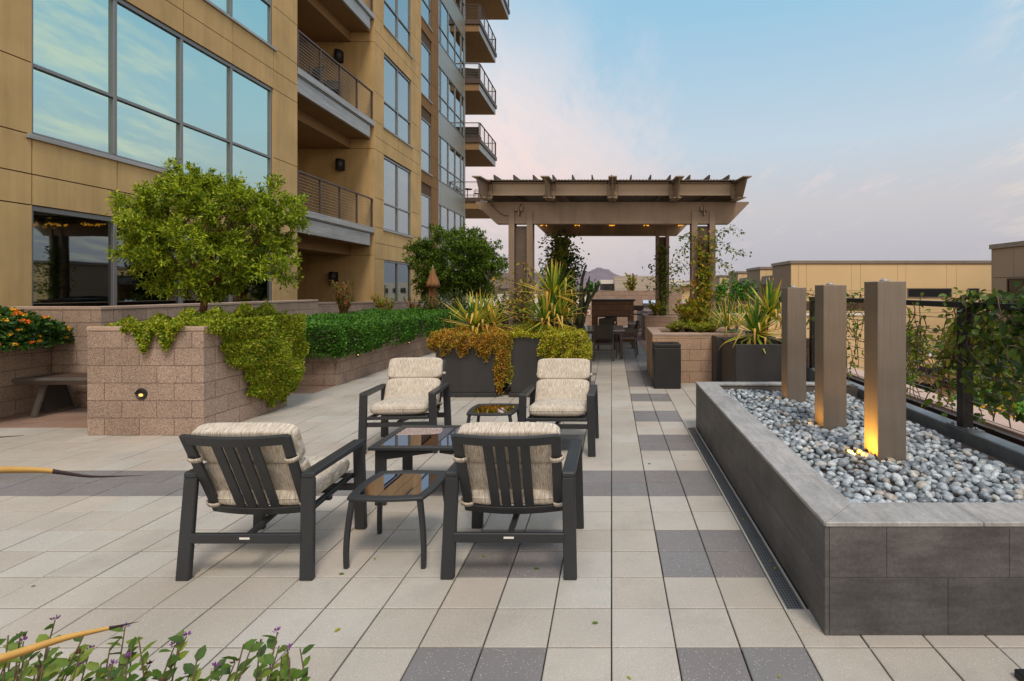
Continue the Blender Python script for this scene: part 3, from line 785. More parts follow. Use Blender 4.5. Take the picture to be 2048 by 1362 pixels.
# round wall lights
def step_light(name, label, x, y, z, axis, r=.033, group=None):
    t = thing(name, label, 'wall light', (x, y, z), group)
    a = MB(); n = 18
    def pt(u, v, d): return (x+u, y-d, z+v) if axis == 'y' else (x+d, y+u, z+v)
    vs = []
    for rr, d in ((r, 0), (r, .012), (r*.82, .016), (r*.7, .008)):
        for k in range(n): vs.append(pt(rr*math.cos(2*PI*k/n), rr*math.sin(2*PI*k/n), d))
    fs = [(i*n+k, i*n+(k+1) % n, (i+1)*n+(k+1) % n, (i+1)*n+k) for i in range(3) for k in range(n)]+[tuple(3*n+k for k in range(n))]
    a.add(vs, fs); a.build('housing', M['black_lamp'], t)
    h = MB(); vs = []
    for k in range(n+1):
        an = PI*k/n; vs.append(pt(r*.9*math.cos(an), r*.78*math.sin(an), .017))
    for k in range(n+1):
        an = PI*k/n; vs.append(pt(r*.9*math.cos(an), r*.70*math.sin(an)+.001, .030))
    h.add(vs, [(k, k+1, n+2+k, n+1+k) for k in range(n)]); h.build('hood', M['black_lamp'], t)
    e = MB(); e.add([pt(.4*r*math.cos(2*PI*k/n), -.18*r+.26*r*math.sin(2*PI*k/n), .0135) for k in range(n)], [tuple(range(n))]); e.build('lamp', M['amber'], t)
    return t
step_light('wall_light', 'round black wall light glowing amber in the front of the tall block planter', -5.45, 6.098, .485, 'y', .066)
step_light('wall_light', 'small lit wall light in the hedge planter side, nearest its front corner', -4.828, 9.99, .47, 'x', .05, 'wall lights along the hedge planter')
step_light('wall_light', 'small lit wall light in the hedge planter side, closer to the orange ground cover', -4.828, 12.5, .45, 'x', .05, 'wall lights along the hedge planter')

# ------------------------------------------------------------------ stone-tiled bed with pebbles and three metal pillars
t = thing('tiled_planter', 'large raised planter bed clad in dark slate tiles and filled with pebbles', 'planter', (1.9, 4.5, 0))
X0, X1, Y0_, Y1_, HT, LW = 1.045, 2.76, 2.57, 6.5, .555, .24
core = MB()
core.box(X0+.02, X0+LW-.01, Y0_+.02, Y1_-.02, 0, HT-.03); core.box(X0+LW-.005, 2.985, Y0_+.02, Y0_+LW-.01, 0, HT-.03); core.box(X0+LW-.005, 2.985, Y1_-LW+.10, Y1_-.02, 0, HT-.03)
core.build('core', M['grout'], t)
tl = MB()
def tiles_y(x_in, x_out, ya, yb, off, za, zb):        # tiles on a face that runs along y
    y = ya-off
    while y < yb:
        a, b = max(y, ya), min(y+.6, yb)
        if b-a > .02: tl.box(x_in, x_out, a+.0012, b-.0012, za+.001, zb-.001)
        y += .6
def tiles_x(y_in, y_out, xa, xb, off, za, zb):
    x = xa-off
    while x < xb:
        a, b = max(x, xa), min(x+.6, xb)
        if b-a > .02: tl.box(a+.0012, b-.0012, y_in, y_out, za+.001, zb-.001)
        x += .6
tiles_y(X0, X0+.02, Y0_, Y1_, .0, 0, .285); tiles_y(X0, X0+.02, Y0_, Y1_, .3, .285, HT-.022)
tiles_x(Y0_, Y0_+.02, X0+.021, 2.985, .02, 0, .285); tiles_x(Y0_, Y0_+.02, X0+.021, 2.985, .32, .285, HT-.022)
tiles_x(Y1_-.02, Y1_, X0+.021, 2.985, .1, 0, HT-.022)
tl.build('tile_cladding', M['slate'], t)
tp = MB(); za, zb = HT-.022, HT
def top(poly): tp.prism(poly, 2, za, zb)
g = .0012; e = .004
y = Y0_+LW
cuts = [3.25, 3.85, 4.45, 5.05, 5.65, 6.2]
prev = None
top([(X0-e, Y0_-e), (X0+LW, Y0_+LW), (X0+LW, cuts[0]-g), (X0-e, cuts[0]-g)])
for i in range(len(cuts)):
    b = cuts[i+1]-g if i+1 < len(cuts) else Y1_+e
    top([(X0-e, cuts[i]+g), (X0+LW, cuts[i]+g), (X0+LW, b), (X0-e, b)])
xc = [1.82, 2.42, 2.985]
top([(X0-e+.003, Y0_-e), (xc[0]-g, Y0_-e), (xc[0]-g, Y0_+LW), (X0+LW+.003, Y0_+LW)])
for i in range(len(xc)-1): top([(xc[i]+g, Y0_-e), (xc[i+1]-g, Y0_-e), (xc[i+1]-g, Y0_+LW), (xc[i]+g, Y0_+LW)])
for a, b in ((X0+LW+g, 1.9), (1.9+2*g, 2.5), (2.5+2*g, 2.9)): top([(a, Y1_-.15), (b, Y1_-.15), (b, Y1_+e), (a, Y1_+e)])
tp.build('ledge', M['slate_top_skylit'], t, bevel=.003)
b_ = MB(); b_.box(X0+LW, X1+.1, Y0_+LW, Y1_-.15, .25, .44); b_.build('bed', M['soil'], t)
# pebbles
ico = None
import bmesh
bm = bmesh.new(); bmesh.ops.create_icosphere(bm, subdivisions=2, radius=1.0)
iv = np.array([v.co[:] for v in bm.verts]); ifc = np.array([[v.index for v in f.verts] for f in bm.faces]); bm.free()
PV = []; PF = []; cnt = 0
pil = [(1.90, 3.75), (1.885, 4.67), (1.905, 5.69)]
cells = {}
r_ = np.random.default_rng(11)
def pebble(x, y, z, a, b, c, tilt=.35):
    global cnt
    yaw = r_.uniform(0, PI); tx, ty = r_.normal(0, tilt, 2)
    R = np.array(Matrix.Rotation(yaw, 3, 'Z') @ Matrix.Rotation(tx, 3, 'X') @ Matrix.Rotation(ty, 3, 'Y'))
    q = iv.copy()
    q *= 1+.10*np.sin(iv @ r_.normal(0, 1.7, 3))[:, None]
    q = (q*np.array([a, b, c])) @ R.T + np.array([x, y, z])
    PV.append(q); PF.append(ifc+cnt*len(iv)); cnt += 1
placed = []
tries = 0
while tries < 26000 and len(placed) < 2700:
    tries += 1
    x = r_.uniform(X0+LW+.02, X1-.03); y = r_.uniform(Y0_+LW+.02, Y1_-.18)
    a = r_.uniform(.024, .046)
    if any(px_-.02 < x < px_+.22 and py_-.02 < y < py_+.22 for px_, py_ in pil): continue
    k = (int(x/.11), int(y/.11)); ok = True
    for i in (-1, 0, 1):
        for j in (-1, 0, 1):
            for (u, v, s) in cells.get((k[0]+i, k[1]+j), ()):
                if (u-x)**2+(v-y)**2 < ((s+a)*.74)**2: ok = False; break
            if not ok: break
        if not ok: break
    if not ok: continue
    cells.setdefault(k, []).append((x, y, a)); placed.append((x, y, a))
    pebble(x, y, .463+.012*math.sin(x*5+y*3)+r_.uniform(-.008, .014), a, a*r_.uniform(.62, .85), a*r_.uniform(.48, .68))
for i in range(900):
    x = r_.uniform(X0+LW+.02, X1-.03); y = r_.uniform(Y0_+LW+.02, Y1_-.18)
    if any(px_ < x < px_+.2 and py_ < y < py_+.2 for px_, py_ in pil): continue
    a = r_.uniform(.024, .036); pebble(x, y, .442, a, a*.75, a*.55)
me = bpy.data.meshes.new('pebbles'); V = np.concatenate(PV); Fc = np.concatenate(PF)
me.vertices.add(len(V)); me.vertices.foreach_set('co', V.reshape(-1)); me.loops.add(Fc.size); me.loops.foreach_set('vertex_index', Fc.reshape(-1).astype(np.int32))
me.polygons.add(len(Fc)); me.polygons.foreach_set('loop_start', (np.arange(len(Fc))*3).astype(np.int32)); me.polygons.foreach_set('use_smooth', np.ones(len(Fc), bool))
me.materials.append(M['pebble']); me.update(calc_edges=True); me.validate()
o = bpy.data.objects.new('pebbles', me); COL.objects.link(o); tag(o, 'grey rounded river pebbles filling the slate planter bed', 'pebbles', None, 'stuff')
# pillars
lab = ['square bronze metal pillar standing nearest the camera in the pebble bed', 'middle square bronze metal pillar of the three in the pebble bed', 'square bronze metal pillar farthest back in the pebble bed']
for i, (px_, py_) in enumerate(pil):
    t = thing('metal_pillar', lab[i], 'pillar', (px_+.1, py_+.1, .40), 'bronze pillars in the pebble bed')
    H = (1.752, 1.735, 1.716)[i]
    m = MB(); m.box(px_, px_+.205, py_, py_+.205, .40, H); m.build('shaft', M['pillar'], t, bevel=.004)
    m = MB(); m.lathe([(.034, 0), (.034, .006), (.03, .012), (.014, .018), (.014, .022)], (px_+.10, py_+.1, H+.001), 16); m.build('spout', M['metal_grey'], t)
lab = ['small amber uplight aimed at the nearest bronze pillar', 'small amber uplight aimed at the middle bronze pillar', 'small amber uplight aimed at the farthest bronze pillar']
for i, (px_, py_) in enumerate(pil):
    lx, ly, lz = px_-.22, py_+.10, .475
    t = thing('spotlight', lab[i], 'spotlight', (lx, ly, lz), 'uplights beside the bronze pillars')
    d = Vector((px_-lx, .03, .17)).normalized()
    c = Vector((lx, ly, lz))
    m = MB(); m.tube([c-d*.07, c-d*.065, c+d*.03, c+d*.035], [.02, .03, .032, .036], 12); m.build('housing', M['bench_metal'], t)
    m = MB(); m.tube([c+d*.0355, c+d*.037], [.026, .026], 12); m.build('lens', M['amber'], t)
    m = MB(); m.tube([c-d*.03, c-d*.03+Vector((0, 0, -.07))], .008, 6); m.build('stake', M['bench_metal'], t)
    ld = bpy.data.lights.new('spot_lamp', 'SPOT'); lo = bpy.data.objects.new('spot_lamp', ld); COL.objects.link(lo); lo.parent = t
    lo.location = d*.05; ld.energy = (34, 6, 3)[i]; ld.color = (1, .47, .05); ld.spot_size = math.radians(150); ld.spot_blend = 1; ld.shadow_soft_size = .02
    lo.rotation_euler = (-(d+Vector((0, 0, .1)))).to_track_quat('Z', 'Y').to_euler()
# floor drain
t = thing('floor_drain', 'long perforated metal drain grate set in the paving beside the slate planter', 'drain', (.95, 4.5, 0))
m = MB(); m.box(.917, .929, 2.6, 6.53, -.018, .0015); m.box(1.022, 1.034, 2.6, 6.53, -.018, .0015); m.box(.93, 1.021, 2.6, 2.612, -.018, .0015); m.build('frame', M['paver_light'], t)
m = MB(); y = 2.614
while y < 6.5: m.box(.931, 1.020, y, min(y+.497, 6.53), -.018, -.002); y += .5
m.build('grate', M['grate'], t)
# steel curb + gutters + parapet beyond the bed
t = thing('steel_curb', 'grey steel beam running along the outer edge of the pebble bed', 'steel beam', (2.8, 4.5, .3))
m = MB(); m.box(2.99, 3.13, -3.5, 8.1, .0, .50); m.build('beam', M['steel_curb'], t, bevel=.008)
m = MB(); m.box(2.765, 2.985, 2.84, 6.34, .25, .36); m.build('gutter', M['black_steel'], t)
t = thing('channel', 'dark brown grooved channel between the steel beam and pink parapet', 'channel', (3.2, 4.5, .2))
m = MB()
for i, (a, b, zt) in enumerate(((3.135, 3.22, .40), (3.222, 3.235, .45), (3.237, 3.35, .42), (3.352, 3.365, .46), (3.367, 3.475, .44))): m.box(a, b, -3.5, 8.3, -.05, zt)
m.build('channel_strips', M['dark_gutter'], t)
t = thing('parapet_wall', 'pink topped parapet wall along the terrace edge behind the railing', 'wall', (3.7, 6, 0))
m = MB(); m.box(3.50, 3.80, -4, 26, -3.05, .42); m.build('wall', M['parapet'], t); m = MB(); m.box(3.485, 3.82, -4, 26, .424, .47); m.build('coping', M['parapet'], t, bevel=.008)
# black railing
t = thing('railing', 'black steel railing with thin wires behind the pebble bed', 'railing', (2.9, 5, .55))
m = MB(); m.box(3.02, 3.10, -3.4, 8.05, 1.535, 1.588); m.build('top_rail', M['black_steel'], t, bevel=.004)
for y in (4.55, 7.97, 1.1, -2.3):
    m = MB(); m.box(3.015, 3.105, y-.045, y+.045, .509, 1.534); m.build('post', M['black_steel'], t, bevel=.004)
    m = MB(); m.box(2.992, 3.128, y-.15, y+.15, .5005, .508)
    for u in (-.1, .1): m.lathe([(.014, 0), (.014, .012), (.008, .014), (.008, .02)], (3.09, y+u, .508), 6); m.lathe([(.014, 0), (.014, .012), (.008, .014), (.008, .02)], (3.02, y+u, .508), 6)
    m.build('base_plate', M['steel_curb'], t)
m = MB()
for i in range(8): m.bar((3.06, -3.3, .63+i*.115), (3.06, 8.0, .63+i*.115), .006, .006)
m.build('wire', M['cable'], t)

# ------------------------------------------------------------------ pergola
t = thing('pergola', 'large brown steel pergola with flat ribbed roof over the dining area', 'pergola', (0, 14.3, 0))
def colm(xa, xb, y, ztop, z0):
    m = MB(); fwid = .115
    for a in (xa, xb-fwid):
        m.box(a, a+fwid, y, y+.02, z0, ztop); m.box(a+.045, a+.06, y+.021, y+.24, z0, ztop-.02); m.box(a, a+fwid, y+.241, y+.26, z0, ztop)
    c = m.build('column', M['pergola'], t)
    w_ = MB(); w_.box(xa+fwid, xb-fwid, y+.10, y+.115, z0, ztop-.27); w_.build('web_panel', M['mesh_panel'], c)
    bl = MB()
    for a in (xa+.055, xb-.06):
        for i in range(6):
            z = z0+.35+(ztop-z0-.4)*i/5
            bl.cbox((a+(.02 if i % 2 else -.02), y-.004, z), (.016, .008, .016))
    bl.build('bolt', M['bolt'], c)
def zr(y): return 3.42+.075*(y-10.3)          # underside of the rafters
YF, YB = 10.28, 18.5
for y, z0 in ((YF, .3), (YB, .4)):
    zt = zr(y)
    for (a, b) in ((-2.01, -1.54), (1.565, 2.03)): colm(a, b, y-.03, zt-.20, z0)
    m = MB(); m.prism([(-2.66, zt), (2.69, zt), (2.69, zt-.03), (2.30, zt-.435), (-2.25, zt-.435), (-2.66, zt-.05)], 1, y, y+.17); m.build('cross_beam', M['pergola'], t, bevel=.006)
RXS = [-2.36, -1.165, .02, 1.195, 2.37]
for x in RXS:
    ya, yb = 9.17, 20.2; D_ = .345
    z0a, z0b = zr(ya), zr(yb)
    m = MB()
    m.prism([(ya, z0a+D_-.02), (ya+.36, zr(ya+.36)), (yb-.3, zr(yb-.3)), (yb, z0b+D_-.02)], 0, x-.012, x+.012)
    sl_ = math.atan(.075)
    m.add([(x-.075, ya-.02, z0a+D_-.018), (x+.075, ya-.02, z0a+D_-.018), (x+.075, yb, z0b+D_-.018), (x-.075, yb, z0b+D_-.018),
           (x-.075, ya-.02, z0a+D_), (x+.075, ya-.02, z0a+D_), (x+.075, yb, z0b+D_), (x-.075, yb, z0b+D_)], [(0, 3, 2, 1), (4, 5, 6, 7), (0, 1, 5, 4), (1, 2, 6, 5), (2, 3, 7, 6), (3, 0, 4, 7)])
    q0, q1 = ya+.36, yb-.3
    m.add([(x-.075, q0, zr(q0)), (x+.075, q0, zr(q0)), (x+.075, q1, zr(q1)), (x-.075, q1, zr(q1)),
           (x-.075, q0, zr(q0)+.018), (x+.075, q0, zr(q0)+.018), (x+.075, q1, zr(q1)+.018), (x-.075, q1, zr(q1)+.018)], [(0, 3, 2, 1), (4, 5, 6, 7), (0, 1, 5, 4), (1, 2, 6, 5), (2, 3, 7, 6), (3, 0, 4, 7)])
    raf = m.build('rafter', M['steel_pale'], t)
    bt = MB()
    for s in (-1, 1):
        if (s < 0 and x == RXS[0]) or (s > 0 and x == RXS[-1]): continue
        xx = x+s*.055
        bt.box(xx-.04, xx+.04, 9.99, 9.999, zr(10)+.03, zr(10)+.31)
        for dz in (.20, .09):
            bt.tube([(xx, 9.99, zr(10)+dz+.02), (xx, 9.965, zr(10)+dz+.02)], .02, 6, smooth=False)
    bt.build('bracket', M['steel_pale'], raf)
for i in range(4):
    a, b = RXS[i]+.10, RXS[i+1]-.10
    m = MB(); z = zr(10.0)
    m.box(a, b, 10.0, 10.02, z+.10, z+.315); m.box(a, b, 9.95, 10.02, z+.316, z+.330); m.box(a, b, 9.95, 10.02, z+.085, z+.099)
    m.build('fascia_channel', M['steel_pale'], t)
    for yy in (14.3, 19.8):
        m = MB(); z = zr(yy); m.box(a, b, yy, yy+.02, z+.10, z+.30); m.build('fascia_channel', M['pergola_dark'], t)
m = MB(); n = 320     # corrugated roof sheet, ribs running away from the viewer
xs = [-2.42+4.85*i/n for i in range(n+1)]
vs = []
for yy in (9.86, 20.1):
    for s in (0, .02):
        vs += [(x, yy, zr(yy)+.352+s+(.007 if (i//2) % 2 else 0)) for i, x in enumerate(xs)]
k = n+1
fs = [(i, i+1, 2*k+i+1, 2*k+i) for i in range(n)]+[(k+i+1, k+i, 3*k+i, 3*k+i+1) for i in range(n)]+[(i+1, i, k+i, k+i+1) for i in range(n)]
m.add(vs, fs); m.build('roof_sheet', M['pergola_dark'], t)
m = MB()
for i in range(13):
    x = -2.2+i*.367
    m.add([(x-.012, 9.86, zr(9.86)+.39), (x+.012, 9.86, zr(9.86)+.39), (x+.012, 20.1, zr(20.1)+.39), (x-.012, 20.1, zr(20.1)+.39),
           (x-.012, 9.84, zr(9.86)+.46), (x+.012, 9.84, zr(9.86)+.46), (x+.012, 20.1, zr(20.1)+.46), (x-.012, 20.1, zr(20.1)+.46)], [(0, 3, 2, 1), (4, 5, 6, 7), (0, 1, 5, 4), (1, 2, 6, 5), (2, 3, 7, 6), (3, 0, 4, 7)])
m.build('roof_rib', M['pergola_dark'], t)
for x in (-1.80, 1.80):
    m = MB(); z = 3.26
    m.box(x-.07, x-.025, 10.20, 10.275, z-.03, z+.05); m.box(x+.025, x+.07, 10.20, 10.275, z-.03, z+.05); m.box(x-.012, x+.012, 10.18, 10.278, z-.12, z+.06); m.box(x-.06, x+.06, 10.24, 10.278, z+.0, z+.03)
    m.build('lamp_bracket', M['pergola'], t)
m = MB(); m.tube([(-2.35+.6*i/12, 10.262, 3.38-.24*math.sin(PI*i/12)-(.02 if i == 0 else 0)) for i in range(13)], .006, 5); m.build('hanging_cable', M['black_lamp'], t)
r_ = random.Random(5)
for x in RXS:
    m = MB()
    for i in range(16):
        m.lathe([(.004, -.03), (.022, -.012), (.018, .012), (.004, .026)], (x+r_.uniform(-.09, .09), 17.6+i*.05, zr(17.6+i*.05)-.02-r_.uniform(0, .07)), 6)
    m.build('garland', M['amber_soft'], t)
m = MB()      # ceiling fan near the back
c = Vector((.05, 16.4, zr(16.4)+.02))
m.tube([c+Vector((0, 0, .25)), c], .02, 8); m.lathe([(.03, -.08), (.11, -.06), (.11, .02), (.04, .05)], c, 14)
for k in range(4): 
    a = .3+k*PI/2; d = Vector((math.cos(a), math.sin(a), 0)); m.bar(c+d*.1+Vector((0, 0, -.02)), c+d*.7+Vector((0, 0, -.04)), .13, .012)
m.build('ceiling_fan', M['pergola_dark'], t)

# ------------------------------------------------------------------ fireplace, grill
t = thing('fireplace', 'brown block see-through outdoor fireplace with black cap behind the dining table', 'fireplace', (.08, 17.4, 0))
x0, x1, y0, y1 = -.64, .72, 17.0, 17.9
m = MB(); m.box(x0, x0+.16, y0, y1, 0, 1.33); m.box(x1-.16, x1, y0, y1, 0, 1.33); m.box(x0+.16, x1-.16, y0, y1, .86, 1.33); m.box(x0+.16, x1-.16, y0, y1, 0, .42); m.build('body', M['block_brown'], t)
m = MB(); m.box(x0-.05, x1+.05, y0-.05, y1+.05, 1.333, 1.385); m.build('cap', M['cap_black'], t, bevel=.006)
m = MB(); m.box(x0+.161, x1-.161, y0-.004, y0+.3, .82, .858); m.box(x0+.161, x0+.19, y0-.004, y0+.3, .422, .82); m.box(x1-.19, x1-.161, y0-.004, y0+.3, .422, .82); m.build('firebox_frame', M['cap_black'], t)
t = thing('grill', 'stainless steel barbecue grill standing by the far block wall', 'grill', (1.6, 21.6, 0))
m = MB(); m.box(1.05, 2.3, 21.3, 21.95, .1, .86); m.build('cabinet', M['stainless'], t, bevel=.01)
m = MB(); m.box(.75, 1.25, 21.28, 21.95, .87, .92); m.build('side_shelf', M['cap_black'], t)
m = MB(); m.prism([(21.32, .93), (21.95, .93), (21.95, 1.12), (21.75, 1.28), (21.5, 1.27), (21.36, 1.15)], 0, 1.27, 2.25); m.build('lid', M['stainless'], t, bevel=.015)
m = MB(); m.tube([(1.35, 21.29, 1.05), (2.15, 21.29, 1.05)], .015, 8); m.build('handle', M['metal_grey'], t)
for i in range(4):
    m = MB(); m.tube([(1.4+i*.22, 21.30, .8), (1.4+i*.22, 21.25, .8)], .028, 10); m.build('knob', M['cap_black'], t)
t = thing('bar_stool', 'dark metal bar stool beside the fireplace and grill', 'stool', (1.0, 20.2, 0))
for (a, b) in ((-1, -1), (1, -1), (1, 1), (-1, 1)):
    m = MB(); m.bar((1.0+.24*a, 20.2+.2*b, 0), (1.0+.2*a, 20.2+.17*b, .74 if b > 0 or True else 1), .035, .03, (0, 1, 0)); m.build('leg', M['chair_frame'], t)
m = MB(); m.box(.76, 1.24, 20.0, 20.42, .74, .78); m.build('seat', M['sling'], t, bevel=.01)
m = MB(); m.bar((.78, 20.4, .78), (.76, 20.46, 1.08), .03, .03); m.bar((1.22, 20.4, .78), (1.24, 20.46, 1.08), .03, .03); m.box(.76, 1.24, 20.44, 20.465, .93, 1.09); m.build('backrest', M['chair_frame'], t)
m = MB(); m.bar((.78, 20.03, .28), (1.22, 20.03, .28), .03, .03); m.build('footrest', M['chair_frame'], t)

# ------------------------------------------------------------------ dark box planters, bin, foreground box
def dark_planter(label, x0, x1, y0, y1, h, plinth=True):
    t = thing('box_planter', label, 'planter', ((x0+x1)/2, (y0+y1)/2, 0), 'charcoal box planters')
    zb = .07 if plinth else .0
    w_ = .035; m = MB()
    m.box(x0, x1, y0, y0+w_, zb, h); m.box(x0, x1, y1-w_, y1, zb, h); m.box(x0, x0+w_, y0+w_, y1-w_, zb, h); m.box(x1-w_, x1, y0+w_, y1-w_, zb, h)
    m.build('box', M['planter_dark'], t, bevel=.004)
    if plinth:
        m = MB(); m.box(x0-.03, x1+.03, y0-.03, y1+.03, 0, zb-.002); m.build('plinth', M['planter_dark'], t, bevel=.004)
    m = MB(); m.box(x0+w_, x1-w_, y0+w_, y1-w_, h-.3, h-.09); m.build('soil', M['soil'], t)
    return t
dark_planter('charcoal box planter with rusty orange ground cover spilling over, behind the far left armchair', -2.77, -1.84, 8.3, 9.25, .97)
dark_planter('charcoal box planter with yellow green ground cover spilling over, behind the far right armchair', -1.59, -.64, 8.3, 9.25, .98)
dark_planter('low charcoal box planter with spiky yucca just behind the pebble bed', 1.89, 2.91, 8.0, 9.04, .86, False)
dark_planter('charcoal box planter against the tan block planter, behind the front yucca box', 1.82, 2.86, 9.14, 10.2, .87, False)
dark_planter('brown box planter with the cactus left of the fireplace', -1.70, -.80, 14.6, 15.4, .72, False)
t = thing('trash_bin', 'black square litter bin with oval top opening in front of the tan block planter', 'bin', (.955, 9.2, 0))
x0, x1, y0, y1 = .728, 1.186, 8.97, 9.42
m = MB(); m.box(x0, x1, y0, y1, .0, .70); m.build('body', M['bin_black'], t, bevel=.012)
m = MB(); n = 28
out = [(x0+(x1-x0)*u, y0+(y1-y0)*v) for u, v in [(i/7, 0) for i in range(7)]+[(1, i/7) for i in range(7)]+[(1-i/7, 1) for i in range(7)]+[(0, 1-i/7) for i in range(7)]]
cx_, cy_ = (x0+x1)/2, (y0+y1)/2
inn = []
for (u, v) in out:
    a = math.atan2(v-cy_, u-cx_); inn.append((cx_+.15*math.cos(a), cy_+.11*math.sin(a)))
m.ring(out, inn, .704, .765); m.build('lid', M['bin_black'], t, bevel=.006)
m = MB(); m.box(1.76, 2.06, 1.95, 2.30, 0, .035); m.box(1.80, 2.02, 1.99, 2.26, .035, .05)
tag(m.build('floor_box', M['black_steel'], None, bevel=.004), 'low black metal floor box at the foot of the slate planter front', 'floor box')
# ------------------------------------------------------------------ lounge chairs
def make_lounge(label, loc):
    t = thing('armchair', label, 'armchair', loc, 'lounge armchairs on the paving')
    T = Vector(loc)
    W = .078; TH = .030; mats = M['charcoal']
    def add(name, mb, mat=mats, bevel=.004): return mb.build(name, mat, t, bevel=bevel, local=True)
    for s in (-1, 1):
        # rear leg, front leg, arm: one flat bar bent twice
        for (yb, yt, ztop) in ((-.325, -.285, .585), (.335, .335, .598)):
            m = MB()
            xo = s*.345; xb = s*.36
            m.add([(xb-W/2, yb-TH/2-.004, 0), (xb+W/2, yb-TH/2-.004, 0), (xb+W/2, yb+TH/2+.004, 0), (xb-W/2, yb+TH/2+.004, 0),
                   (xo-W/2, yt-TH/2, ztop), (xo+W/2, yt-TH/2, ztop), (xo+W/2, yt+TH/2, ztop), (xo-W/2, yt+TH/2, ztop)],
                  [(0, 3, 2, 1), (4, 5, 6, 7), (0, 1, 5, 4), (1, 2, 6, 5), (2, 3, 7, 6), (3, 0, 4, 7)])
            add('leg', m, bevel=.006)
        m = MB(); x = s*.345
        prof = [(-.302, .583), (-.300, .612), (-.290, .618), (.335, .632), (.348, .628), (.352, .596), (.333, .592), (-.27, .586)]
        m.prism(prof, 0, x-W/2, x+W/2); add('armrest', m, bevel=.006)
    m = MB(); m.bar((-.325, -.318, .240), (.325, -.318, .240), .028, .056); add('stretcher', m)
    m = MB(); m.bar((-.325, .325, .300), (.325, .325, .300), .028, .045); add('stretcher', m)
    m = MB(); m.bar((.0, -.31, .245), (.0, .32, .325), .035, .028); add('brace', m)
    m = MB()
    m.bar((-.285, -.16, .345), (-.285, .35, .375), .035, .03); m.bar((.285, -.16, .345), (.285, .35, .375), .035, .03)
    m.bar((-.31, .345, .372), (.31, .345, .372), .03, .03); m.bar((-.31, .1, .356), (.31, .1, .356), .05, .012)
    for s in (-1, 1): m.bar((s*.29, .0, .352), (s*.33, .0, .352), .03, .03); 
    add('seat_frame', m)
    # reclined back frame
    b0 = Vector((0, -.165, .345)); b1 = Vector((0, -.410, .868)); up = (b1-b0); bl = up.length; up.normalize(); nr = Vector((0, up.z, -up.y)); nr = -nr if nr.y > 0 else nr   # nr points backwards
    def bp_(x, s): # point on the back plane, bowed backwards in the middle
        bow = .028*(1-(x/.30)**2); return Vector((x, 0, 0))+b0+up*s+nr*bow
    m = MB()
    for s in (-1, 1):
        m.bar(bp_(s*.272, -.0), bp_(s*.285, bl), .056, .022, nr)
    nseg = 10
    for (s0, wd) in ((bl-.028, .062), (.02, .055)):
        pts = [bp_(-.30+.60*i/nseg, s0) for i in range(nseg+1)]
        vs = []; fs = []
        for p in pts:
            for (a, b) in ((-1, -1), (1, -1), (1, 1), (-1, 1)): vs.append(p+up*(wd/2*a)+nr*(.011*b))
        for i in range(nseg):
            for k in range(4): fs.append((i*4+k, i*4+(k+1) % 4, (i+1)*4+(k+1) % 4, (i+1)*4+k))
        fs += [(3, 2, 1, 0), tuple(nseg*4+k for k in range(4))]
        m.add(vs, fs)
    add('back_frame', m, bevel=.003)
    for x in (-.105, -.036, .036, .105):
        m = MB(); m.bar(bp_(x*.98, .045), bp_(x*1.02, bl-.055), .054, .012, nr); add('slat', m, bevel=.002)
    # cushions
    m = MB(); rx = Matrix.Rotation(math.radians(3.5), 3, 'X')
    m.superbox((0, .075, .445), (.297, .30, .072), rx, 7, 3.2, 56, 18, .003)
    sc_ = m.build('seat_cushion', M['fabric'], t, local=True)
    m = MB(); tilt = math.atan2(-up.y, up.z); R = Matrix.Rotation(tilt, 3, 'X')
    for (s0, s1, th) in ((.02, .312, .052), (.314, .552, .053)):
        c = b0+up*((s0+s1)/2+.02)-nr*.075
        m.superbox(c, (.300, th, (s1-s0)/2+.002), R, 5.0, 7.5, 60, 30, .002)
    bc_ = m.build('back_cushion', M['fabric'], t, local=True)
    # welt seams
    pm = MB()
    loop = []
    for i in range(57):
        th = 2*PI*i/56
        cx = math.copysign(abs(math.cos(th))**(2/7), math.cos(th)); cy = math.copysign(abs(math.sin(th))**(2/7), math.sin(th))
        loop.append(rx @ Vector((.297*cx*1.0, .30*cy*1.0, .002))+Vector((0, .075, .447)))
    pm.tube(loop, .004, 5, False); pm.build('piping', M['fabric'], sc_, local=True)
    for s in (-1, 1):
        for q in (.41, .06):
            m = MB(); p = bp_(s*.282, q); pts = []
            for i in range(13):
                a = 2*PI*i/12; pts.append(p+Vector((s*.0, 0, 0))+Vector((1, 0, 0))*(.037*math.cos(a))+nr*(.022*math.sin(a))+up*(.006*math.cos(a)*s))
            vs = []; fs = []
            for pt in pts: vs += [pt-up*.014, pt+up*.014]
            for i in range(12): fs.append((2*i, 2*i+2, 2*i+3, 2*i+1))
            m.add(vs, fs, True)
            o = m.build('strap', M['fabric'], t, local=True); so2 = o.modifiers.new('s', 'SOLIDIFY'); so2.thickness = .005
    m = MB(); m.box(-.03, .03, -.335, -.3325, .238, .250); add('maker_plate', m, M['white_paint'], .001)
    return t
A = make_lounge('near left armchair seen from behind, close to the front side table', (-2.135, 3.39, 0))
dup(A, (-.597, 3.40, 0), math.radians(-.5), 'near right armchair seen from behind, with the drain grate to its right')
dup(A, (-2.23, 5.76, 0), math.radians(184.5), 'far left armchair facing the camera with plain cream striped cushions')
dup(A, (-.55, 5.68, 0), math.radians(178.5), 'far right armchair facing the camera in front of the yellow green planter')

